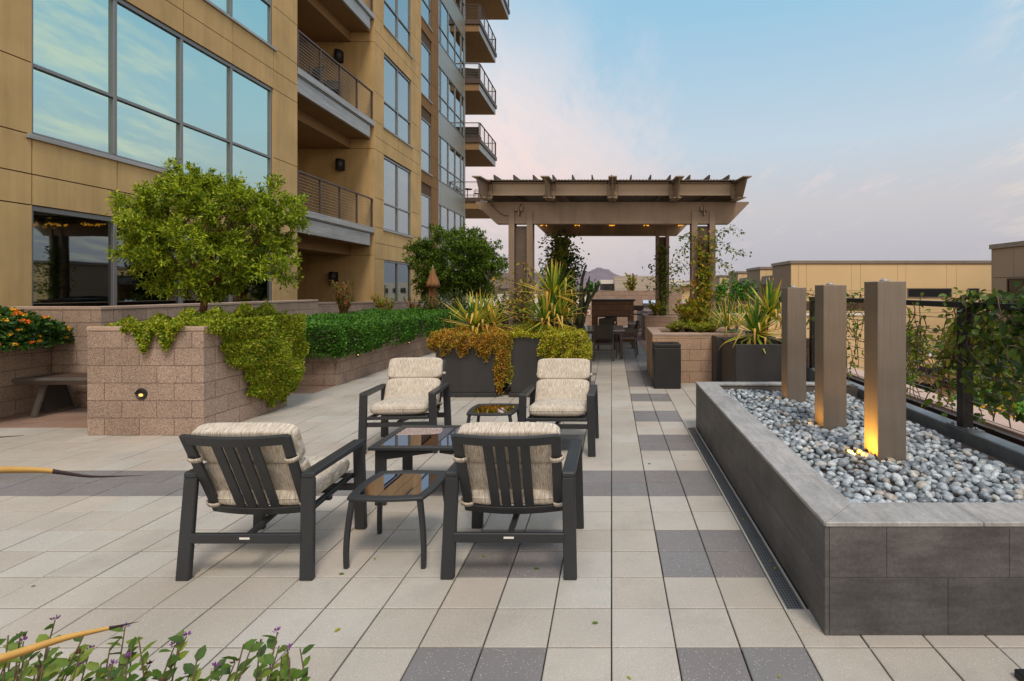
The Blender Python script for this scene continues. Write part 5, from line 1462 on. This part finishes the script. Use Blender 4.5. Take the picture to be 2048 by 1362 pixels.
# red tipped shrubs along the wall
def upright_shrub(label, base, h, w_, mat, n, r, LL=.09, LW=.035, group=None):
    t = thing('shrub', label, 'shrub', base, group); base = Vector(base)
    m = MB(); P_ = []; D_ = []
    for i in range(n):
        a = r.uniform(0, 2*PI); e_ = base+Vector((math.cos(a)*w_*r.random()**.6, math.sin(a)*w_*r.random()**.6, h*r.uniform(.55, 1.0)))
        mid = base.lerp(e_, .5)+Vector((0, 0, .06)); m.tube([base, mid, e_], [.008, .006, .003], 4)
        for j in range(26):
            f_ = r.uniform(.25, 1.02); p = base.lerp(mid, f_*2) if f_ < .5 else mid.lerp(e_, f_*2-1)
            P_.append(p); D_.append(Vector((r.normal(0, .8), r.normal(0, .8), .8)))
    P_ = np.array(P_); D_ = np.array(D_); k = len(P_)
    leaves('foliage', P_, D_, np.array([0, 0, 1.])+r.normal(size=(k, 3))*.5, LL*r.uniform(.6, 1.2, k), LW*r.uniform(.7, 1.2, k), mat, t, True)
    m.build('stems', M['stem'], t); return t
r = np.random.default_rng(36)
upright_shrub('tall red-tipped shrub rising from the hedge in front of the block wall', (-7.1, 13.9, .8), 1.12, .32, M['lf_photinia'], 26, r)
upright_shrub('low green shrub right of the tallest red-tipped shrub', (-6.75, 15.6, .8), .75, .42, M['lf_vine_y'], 24, r)
upright_shrub('small reddish shrub near the corner of the building, left of the umbrella', (-6.9, 18.3, .6), .85, .35, M['lf_photinia'], 16, r)
upright_shrub('dark green upright shrub in front of the closed umbrella', (-5.45, 16.0, .5), 1.0, .40, M['lf_dark'], 40, r)
upright_shrub('bushy dark shrub under the dark green tree', (-4.9, 16.6, .5), 1.25, .75, M['lf_dark'], 50, r)
upright_shrub('dark leafy shrub between the dark green tree and left pergola post', (-3.2, 15.8, .4), 1.2, .75, M['lf_dark'], 55, r)
upright_shrub('low dark shrub at the foot of the left pergola post', (-2.7, 12.6, .3), .95, .5, M['lf_dark'], 34, r)

# ------------------------------------------------------------------ yuccas
def yucca(label, base, heads, r, group='spiky yuccas in the charcoal planters'):
    t = thing('yucca', label, 'yucca', base, group); st = MB()
    for hi, (hc, nb, ln, wd, upb) in enumerate(heads):
        hc = Vector(hc); st.tube([Vector(base), Vector(base).lerp(hc, .6), hc], [.05, .045, .035], 8)
        m = MB()
        for i in range(nb):
            a = i*2.39996+r.uniform(-.2, .2); u = (i+.5)/nb
            el = math.radians(86-112*u**.9*(1.0 if not upb else .72)+r.uniform(-9, 9))
            l_ = ln*r.uniform(.75, 1.15)*(.82+.18*math.sin(u*PI)); w_ = wd*r.uniform(.8, 1.15)
            droop = r.uniform(.05, .35)*u+(.9 if r.random() < .22*u else 0); kink = r.random() < .42*(u > .22)
            p = hc+Vector((math.cos(a), math.sin(a), 0))*.03+Vector((0, 0, .05*(1-u)))
            vs = []; ns = 8; e = el; kp = int(r.integers(3, 6)); dead = r.random() < .16*(u > .35)
            for j in range(ns+1):
                v = j/ns
                d = Vector((math.cos(a)*math.cos(e), math.sin(a)*math.cos(e), math.sin(e)))
                s = Vector((-math.sin(a), math.cos(a), 0)); nn = s.cross(d)
                ww = w_*(.55+.45*math.sin(min(1, v*1.6+.12)*PI/2))*(1-v**2.6)+.0015
                vs += [p-s*ww*.5+nn*ww*.16, p-nn*ww*.05, p+s*ww*.5+nn*ww*.16]
                p = p+d*(l_/ns); e -= droop*.30*v
                if kink and j == kp: e -= r.uniform(1.0, 2.1)
            fs = []
            for j in range(ns):
                for q in (0, 1): fs.append((3*j+q, 3*j+q+1, 3*j+4+q, 3*j+3+q))
            m.cur = 0; m.add(vs, fs, True)
            for j in range(ns):
                if dead or (kink and j > kp) or j == ns-1:
                    m.mi[-2*(ns-j)] = 1; m.mi[-2*(ns-j)+1] = 1
        m.build('leaf_rosette', [M['lf_yucca'], M['lf_straw']], t)
    st.build('trunk', M['bark_grey'], t); return t
r = np.random.default_rng(41)
yucca('yucca with many bent straw-coloured leaves in the left charcoal planter', (-2.22, 8.8, .85), [((-2.28, 8.75, 1.08), 86, .62, .046, 0), ((-2.02, 8.85, 1.10), 42, .58, .042, 0), ((-2.2, 8.95, 1.22), 24, .5, .042, 1)], r)
yucca('tall two-headed yucca in the right charcoal planter', (-1.06, 8.8, .85), [((-1.10, 8.7, 1.18), 76, .60, .046, 0), ((-.98, 8.85, 1.60), 76, .62, .046, 0), ((-.85, 8.8, 1.25), 36, .5, .042, 0)], r)
yucca('yucca with upright green head in the front charcoal planter by the pillars', (2.35, 8.5, .75), [((2.32, 8.42, .98), 92, .66, .046, 0), ((2.60, 8.6, 1.30), 74, .62, .048, 0)], r)
yucca('thin straggly yucca in the charcoal planter beside the tan block planter', (2.15, 9.65, .75), [((2.12, 9.6, 1.0), 75, .62, .022, 1), ((2.35, 9.8, 1.02), 30, .62, .024, 1)], r)

# ------------------------------------------------------------------ vines on the pergola
def vine(label, paths, per_m, spread, mat, LL, LW, r, loc, stem_r=.009, group='vines climbing the pergola posts', name='climbing_vine', hang=.4):
    t = thing(name, label, 'vine', loc, group); m = MB(); P_ = []; D_ = []
    for pth in paths:
        pts = [Vector(p) for p in pth]; q = []
        for i in range(len(pts)-1):
            ln = (pts[i+1]-pts[i]).length; k = max(2, int(ln/.07))
            for j in range(k):
                p = pts[i].lerp(pts[i+1], j/k)+Vector(r.normal(0, spread*.22, 3)); q.append(p)
            for j in range(int(ln*per_m)):
                p = pts[i].lerp(pts[i+1], r.random()); P_.append(p+Vector(r.normal(0, spread, 3))); D_.append(Vector((r.normal(0, .7), r.normal(0, .7), -hang+r.normal(0, .5))))
        m.tube(q, stem_r, 4, False)
    P_ = np.array(P_); D_ = np.array(D_); k = len(P_)
    leaves('foliage', P_, D_, np.array([0, -.5, .6])+r.normal(size=(k, 3))*.6, LL*r.uniform(.55, 1.25, k), LW*r.uniform(.6, 1.2, k), mat, t, True)
    m.build('stems', M['stem'], t); return t
r = np.random.default_rng(51)
def wander(p0, dirv, n, step, r, grav=-.02, jit=.5):
    p = Vector(p0); d = Vector(dirv).normalized(); out = [p.copy()]
    for i in range(n):
        d = (d+Vector(r.normal(0, jit, 3))*.5+Vector((0, 0, grav))).normalized(); p = p+d*step; out.append(p.copy())
    return out
paths = []
for i in range(13): x = 1.66+.26*r.random(); paths.append([(x+r.normal(0, .04), 10.2+r.normal(0, .04), .85+j*.32) for j in range(int(r.integers(4, 8)))])
vine('yellow green vine climbing the front right pergola post', paths, 62, .065, M['lf_vine_y'], .085, .052, r, (1.8, 10.25, .9))
paths = [wander((1.95, 10.2, 2.2+.12*i), (1, -.1, .25), 10, .075, r, -.05, .6) for i in range(6)]+[wander((1.6, 10.2, 2.5+.1*i), (-1, -.1, .2), 8, .07, r, -.06, .6) for i in range(4)]+[wander((1.95, 10.2, 1.5+.1*i), (1, 0, .1), 5, .06, r, -.05, .6) for i in range(3)]
vine('loose dangling vine tendrils reaching out from the front right pergola post', paths, 46, .045, M['lf_vine'], .07, .042, r, (1.9, 10.2, 2), .003)
paths = [wander((-1.6+r.normal(0, .1), 10.2, .95+.055*i), (r.normal(0, .7), -.3, .05), 9, .08, r, 0, .8) for i in range(16)]+[[(-1.72, 10.24, .6), (-1.66, 10.24, 1.2), (-1.7, 10.24, 1.8)]]
vine('orange tinged vine around the foot of the front left pergola post', paths, 50, .08, M['lf_vine_y'], .075, .046, r, (-1.7, 10.2, .9))
paths = [[(-1.75+r.normal(0, .16), 18.35+r.normal(0, .1), .7+j*.45) for j in range(int(r.integers(5, 8)))] for i in range(40)]+[wander((-1.6, 18.3, 2.2+.2*i), (1, 0, .2), 8, .09, r, -.06, .5) for i in range(5)]
vine('dense dark vine covering the back left pergola post', paths, 56, .17, M['lf_dark'], .13, .08, r, (-1.75, 18.3, .5))
paths = [[(-1.25+r.normal(0, .16), 12.3+r.normal(0, .2), 1.2+j*.35) for j in range(int(r.integers(4, 7)))] for i in range(8)]+[wander((-1.5, 11.8, 2.9-.15*i), (.8, .2, -.1), 9, .08, r, -.04, .6) for i in range(9)]
vine('open airy vine hanging beside the front left pergola post', paths, 48, .14, M['lf_vine'], .09, .055, r, (-1.3, 12.3, 1.0))
paths = [[(1.8+r.normal(0, .10), 18.4, .8+j*.5) for j in range(6)] for i in range(5)]+[wander((2.0, 18.4, 1.6+.2*i), (1, 0, .3), 7, .1, r, -.06, .6) for i in range(6)]+[wander((1.55, 18.4, 2.6-.3*i), (-1, 0, .1), 4, .09, r, -.06, .6) for i in range(4)]
vine('sparse vine on the back right pergola post', paths, 34, .09, M['lf_vine'], .11, .065, r, (1.8, 18.4, .8))
upright_shrub('yellow and orange leafy shrub in the tan block planter left of the pergola post', (1.45, 10.1, .83), .70, .36, M['lf_vine_y'], 46, r, .085, .05)
upright_shrub('low grassy green plants in the tan block planter', (1.75, 9.95, .80), .32, .62, M['lf_cover'], 55, r, .09, .014)
upright_shrub('low yellow flowering plant at the corner of the tan block planter', (1.2, 9.95, .80), .26, .34, M['lf_bright'], 30, r, .07, .016)
upright_shrub('small leafy plant in the far block planter beside the grill', (1.5, 18.0, .75), .55, .3, M['lf_vine_y'], 18, r, .09, .05)
upright_shrub('sparse sapling standing above the far block wall behind the fireplace', (1.0, 25.9, 1.3), 1.25, .45, M['lf_vine_y'], 12, r, .14, .08)
upright_shrub('green shrub above the far block wall left of the sapling', (-1.0, 25.9, 1.1), 1.0, .45, M['lf_hedge'], 20, r, .14, .09)

# cactus
t = thing('cactus', 'tall grey green columnar cactus left of the fireplace', 'cactus', (-.93, 15.0, .65))
m = MB()
for i, (a, l_, x) in enumerate(((.10, 1.75, 0), (.42, 1.3, .06), (.24, 1.45, -.05), (-.08, 1.2, -.1), (.33, 1.1, .0), (.02, 1.35, .08))):
    p = Vector((-.93+x, 14.9+.05*i, .66)); q = []
    for j in range(9):
        v = j/8; q.append(p+Vector((math.sin(a)*l_*v**1.3+.03*math.sin(v*7+i), .02*math.sin(v*9), l_*v*math.cos(a*.7))))
    m.tube(q, [.05, .062, .06, .055, .052, .05, .045, .036, .012], 9)
m.build('stems', M['cactus'], t)

# ------------------------------------------------------------------ vine over the black railing, court plants
r = np.random.default_rng(61)
def rail_vine(label, y0, y1, n, zlo, zhi, LL, LW, mat, nst, r, fall=.25):
    t = thing('climbing_vine', label, 'vine', (3.06, (y0+y1)/2, .6), 'vines growing over the black railing'); m = MB(); P_ = []; D_ = []
    for i in range(nst):
        p = wander((3.07+r.normal(0, .04), r.uniform(y0, y1), r.uniform(zlo, zhi)), (r.normal(0, .15), r.normal(0, 1), r.normal(0, .5)), 14, .06, r, -.02, .55)
        p = [Vector((3.07+(q.x-3.07)*.45, min(max(q.y, y0-.15), y1+.15), min(q.z, 1.60+.05*r.random()))) for q in p]
        m.tube(p, .005, 4, False)
        for q in range(n):
            u = r.random()*13; a = int(u); b = p[a].lerp(p[a+1], u-a)
            P_.append(b+Vector((r.normal(0, .05), r.normal(0, .05), r.normal(0, .04)))); D_.append(Vector((r.normal(0, .5), r.normal(0, .7), -fall+r.normal(0, .55))))
    P_ = np.array(P_); D_ = np.array(D_); k = len(P_)
    leaves('foliage', P_, D_, np.array([-.6, -.3, .6])+r.normal(size=(k, 3))*.55, LL*r.uniform(.55, 1.25, k), LW*r.uniform(.6, 1.2, k), mat, t, True)
    m.build('stems', M['stem'], t)
rail_vine('dense dark leafy vine over the black railing at the right edge', 3.1, 4.6, 17, 1.0, 1.62, .085, .055, M['lf_dark'], 60, r)
rail_vine('green vine winding around the black railing post', 4.35, 5.0, 13, .95, 1.6, .07, .045, M['lf_vine'], 22, r)
rail_vine('loose twining vine on the railing between the nearest pillar and the post', 4.85, 6.0, 9, 1.0, 1.45, .055, .033, M['lf_vine'], 26, r)
rail_vine('leafy vine on the railing seen between the two nearer pillars', 6.4, 7.1, 13, .95, 1.5, .055, .036, M['lf_vine'], 20, r)
rail_vine('dark leafy vine on the railing seen between the two farther pillars', 7.3, 7.95, 13, 1.05, 1.5, .055, .036, M['lf_dark'], 16, r)
def bush(name, label, c, rad, n, LL, LW, mat, r, flowers=0, group=None, fsize=.05):
    d = rdir(n, r); d[:, 2] = np.where(d[:, 2] < -.3, -d[:, 2], d[:, 2]); u = .4+.6*r.random(n)**.4
    lump = 1+.22*np.sin(d[:, 0]*5+c[0])*np.cos(d[:, 1]*6+c[1])+.14*np.sin(d[:, 2]*9)
    pts = d*np.array(rad)*(u*lump)[:, None]+np.array(c)
    t = cover(name, label, 'shrub', pts, d, LL, LW, mat, r, (c[0], c[1], -3.05), True, group=group)
    st = MB(); st.tube([(c[0], c[1], -3.04), (c[0]+.05, c[1], c[2])], [.05, .03], 6)
    for i in range(8):
        q = pts[r.integers(0, n)]; st.tube([(c[0], c[1], (c[2]-3.05)/2-.3), tuple(q)], [.025, .008], 5)
    st.build('stems', M['stem'], t)
    for i in range(flowers):
        q = rdir(1, r)[0]; q[2] = abs(q[2])*.8+.1; q[1] = -abs(q[1])
        flower_head(t, q*np.array(rad)*1.0+np.array(c), M['fl_yellow'], fsize*r.uniform(.7, 1.2), r)
    return t
g_ = None
bush('flowering_shrub', 'low yellow flowering shrub in the court left of the tiered parasols', (12.3, 22.0, -2.5), (2.0, 1.2, .6), 2600, .13, .08, M['lf_hedge'], r, 60, g_, .07)
bush('flowering_shrub', 'yellow flowering shrub in the court right of the railing post', (10.6, 14.6, -1.75), (1.5, 1.0, .55), 2400, .10, .06, M['lf_hedge'], r, 80, g_, .055)
bush('shrub', 'green shrub against the tan wall behind the tiered parasols', (12.7, 23.4, -1.4), (1.5, 1.0, 1.3), 2600, .15, .09, M['lf_vine'], r)
bush('shrub', 'bright yellow green bush in the court just right of the railing post', (12.4, 18.0, -.4), (.95, .9, 1.05), 2400, .13, .08, M['lf_bright'], r)
bush('shrub', 'tall green bush in the court at the right edge', (12.6, 15.6, -1.0), (2.1, 1.2, 1.4), 5200, .13, .08, M['lf_vine'], r)
bush('shrub', 'green bush at the foot of the widest tan house behind the middle pillar', (9.4, 22.5, -1.9), (1.0, .8, 1.1), 1400, .14, .09, M['lf_hedge'], r)
t = thing('raised_bed', 'raised tan flower bed with pale coping in the court at the right edge', 'flower bed', (10.7, 14.4, -3.05))
m = MB(); m.box(8.6, 13.4, 13.3, 16.2, -3.05, -2.3); m.build('wall', M['house'], t); m = MB(); m.box(8.55, 13.45, 13.25, 16.25, -2.297, -2.2); m.build('coping', M['white_paint'], t)
def tiered(label, c, r):
    t = thing('tiered_parasol', label, 'parasol', (c[0], c[1], -3.05), 'tiered parasols standing in the court'); x, y, zt = c
    m = MB(); m.tube([(x, y, -3.05), (x, y, zt+.1)], .035, 8); m.build('pole', M['bark_grey'], t)
    m = MB(); m.lathe([(.02, .02), (.07, .08), (.06, .14), (.01, .2)], (x, y, zt), 10); m.build('finial', M['white_paint'], t)
    n = 28
    for k, (z, r0, r1, h) in enumerate(((zt, .06, .42, .55), (zt-.62, .22, .50, .52), (zt-1.25, .28, .58, .55), (zt-1.85, .30, .60, .5))):
        for part_, (ra, rb, za, zb), mat in (('skirt', (r0, (r0+r1)*.62, z, z-h*.55), 'tan_cloth'), ('hem', ((r0+r1)*.60, r1, z-h*.53, z-h), 'black_cloth')):
            m = MB(); vs = []
            for (rr, zz_) in ((ra, za), (rb, zb)):
                for i in range(n):
                    f_ = 1+(.16 if i % 2 else -.10)*(1 if rr != ra else .5); a = 2*PI*i/n
                    vs.append((x+rr*f_*math.cos(a), y+rr*f_*math.sin(a), zz_+(.05 if i % 4 < 2 else -.05)*(1 if rr == rb else 0)))
            m.add(vs, [(i, (i+1) % n, n+(i+1) % n, n+i) for i in range(n)])
            o = m.build(part_, M[mat], t); s_ = o.modifiers.new('s', 'SOLIDIFY'); s_.thickness = .012
tiered('tan and black tiered parasol in the court, left of two', (12.25, 20.2, -.95), r)
tiered('tan and black tiered parasol in the court, close to the railing post', (12.05, 18.7, -1.15), r)
# closed umbrella
t = thing('umbrella', 'closed brown patio umbrella behind the hedge by the building corner', 'umbrella', (-5.78, 17.0, 0))
m = MB(); m.tube([(-5.78, 17.0, 0), (-5.78, 17.0, 2.42)], .022, 8); m.lathe([(.01, 2.4), (.03, 2.43), (.0, 2.48)], (-5.78, 17.0, 0), 8); m.build('pole', M['metal_grey'], t)
m = MB(); n = 32; vs = []
for z, rr in ((2.4, .03), (2.15, .10), (1.92, .18), (1.80, .21), (1.79, .12), (1.4, .15), (1.05, .12)):
    for i in range(n):
        f_ = 1+.16*math.sin(i*PI/2)*(1 if rr > .05 else 0); a = 2*PI*i/n; vs.append((-5.78+rr*f_*math.cos(a), 17.0+rr*f_*math.sin(a), z-(.03 if i % 4 == 0 and z < 1.85 else 0)))
m.add(vs, [(j*n+i, j*n+(i+1) % n, (j+1)*n+(i+1) % n, (j+1)*n+i) for j in range(6) for i in range(n)], True); m.build('canopy', M['umbrella_cloth'], t)

# ------------------------------------------------------------------ foreground: purple flowering plant and yellow blades
r = np.random.default_rng(71)
t = thing('flowering_plant', 'leafy green plant with small purple flowers in the bottom left foreground', 'plant', (-1.3, 1.1, .30))
sm = MB(); P_ = []; D_ = []; S_ = []; N_ = []
tips = []
for i in range(72):
    px_ = r.uniform(-60, 610) if i > 14 else (40, 110, 250, 300, 350, 430, 520, 555, 575, 590, 380, 180, 470, 225, 545)[i]
    y = r.uniform(1.15, 1.5); hi = 1375 - (70 if px_ < 420 else 60) + r.uniform(-38, 62)
    if i < 15: hi = (1275, 1240, 1255, 1330, 1290, 1335, 1290, 1265, 1300, 1350, 1345, 1300, 1325, 1330, 1330)[i]
    tip = PX(px_, hi, y); b = Vector((tip.x+r.uniform(-.18, .05), y-r.uniform(.02, .14), .32))
    mid = b.lerp(tip, .55)+Vector((r.normal(0, .03), 0, .02)); sm.tube([b, b.lerp(mid, .5), mid, mid.lerp(tip, .5), tip], [.004, .0035, .003, .002, .0015], 5)
    tips.append(tip)
    k = int(r.integers(9, 15))
    for j in range(k):
        f_ = .35+.65*(j+.5)/k; p = b.lerp(mid, f_/.55*1.0) if f_ < .55 else mid.lerp(tip, (f_-.55)/.45)
        a = r.uniform(0, 2*PI); P_.append(p); D_.append((math.cos(a), math.sin(a)*.8, .55)); S_.append(.030+.02*r.random()*(1-.5*f_)); N_.append((r.normal(0, .35), -.5+r.normal(0, .3), .8))
S_ = np.array(S_)
leaves('foliage', P_, D_, N_, S_*1.0, S_*.54, M['lf_fore'], t, True)
sm.build('stems', M['stem'], t)
for i, tip in enumerate(tips[:26]):
    k = 12; c = rdir(k, r); c[:, 2] = np.abs(c[:, 2])
    leaves('flower', c*.004+np.array(tip), c+np.array([0, 0, .4]), rdir(k, r), .010, .004, M['fl_purple'] if i % 3 else M['fl_brown'], t, True)
t = thing('spiky_plant', 'plant at the left edge with long yellow blades ending in burnt dark tips', 'plant', (-2.0, 1.2, .3))
def blade(pts, w0, split):
    n = len(pts); m = MB(); vs = []; fs = []; mi = []
    for j in range(n):
        d = (Vector(pts[min(j+1, n-1)])-Vector(pts[max(j-1, 0)])).normalized(); s = d.cross(Vector((0, 1, 0))).normalized()
        v = j/(n-1); w_ = w0*(1-v**1.5)+.0012; w_ *= 1-.35*max(0, v-split)/max(.01, 1-split); q = Vector((0, .28, 0))*w_; p = Vector(pts[j])
        vs += [p-s*w_*.5, p+q, p+s*w_*.5, p-q*.12]
    for j in range(n-1):
        for k in range(4): fs.append((4*j+k, 4*j+(k+1) % 4, 4*j+4+(k+1) % 4, 4*j+4+k)); mi.append(0 if j/(n-1) < split else 1)
    m.add(vs, fs, True); m.mi = mi
    m.build('leaf', [M['straw'], M['burnt']], t)
def curve(ks, n=16):
    out = []
    for i in range(n+1):
        u = i/n*(len(ks)-1); k = min(int(u), len(ks)-2); f_ = u-k
        out.append(Vector(ks[k]).lerp(Vector(ks[k+1]), f_))
    for _ in range(2): out = [out[0]]+[(out[i-1]+out[i]*2+out[i+1])/4 for i in range(1, len(out)-1)]+[out[-1]]
    return out
blade(curve([(-2.0, 1.2, .35), PX(-260, 960, 1.22), PX(0, 939, 1.25), PX(90, 940, 1.27), PX(180, 954, 1.28), PX(285, 951, 1.3)], 30), .022, .62)
blade(curve([(-2.0, 1.15, .33), PX(-250, 1380, 1.12), PX(0, 1318, 1.12), PX(130, 1275, 1.13), PX(220, 1256, 1.14), PX(278, 1243, 1.15)], 30), .024, .80)
blade(curve([(-2.0, 1.2, .4), PX(-300, 890, 1.3), PX(-80, 880, 1.3), PX(48, 871, 1.3)], 18), .014, .5)
for i in range(14):
    a = r.uniform(.6, 2.6); c = Vector((-2.0, 1.15, .33)); l_ = r.uniform(.3, .6)
    blade(curve([c, c+Vector((-abs(math.cos(a))*l_*.5, -.1, .35*l_)), c+Vector((-abs(math.cos(a))*l_, -.2-.1*r.random(), .5*l_))], 8), .02, .85)
# fallen leaves on the paving
fl = [(-1.62, 3.12), (-.80, 3.32), (-1.35, 2.62), (-.47, 3.18), (-2.45, 2.36), (1.0, 3.2), (-.1, 2.66), (.97, 3.85), (-.35, 6.9), (.35, 5.1)]
fl += [(r.uniform(-4.6, -3.2), r.uniform(5.6, 8.6)) for i in range(8)]+[(r.uniform(-3.0, .1), r.uniform(7.7, 8.2)) for i in range(14)]+[(r.uniform(.86, 1.03), r.uniform(2.7, 6.2)) for i in range(9)]+[(r.uniform(-3.5, .8), r.uniform(2.2, 7)) for i in range(14)]
for i, (x, y) in enumerate(fl):
    o = leaves('fallen_leaf', [(x, y, .005)], [(math.cos(i*2.1), math.sin(i*2.1), .05)], [(0.1, 0, 1)], .035 if i < 10 else r.uniform(.015, .03), .018 if i < 10 else .011, M['lf_vine_y' if i % 3 else 'lf_fore'], None, True)
    tag(o, 'tiny fallen leaf lying on the pale paving', 'leaf', 'fallen leaves on the paving')
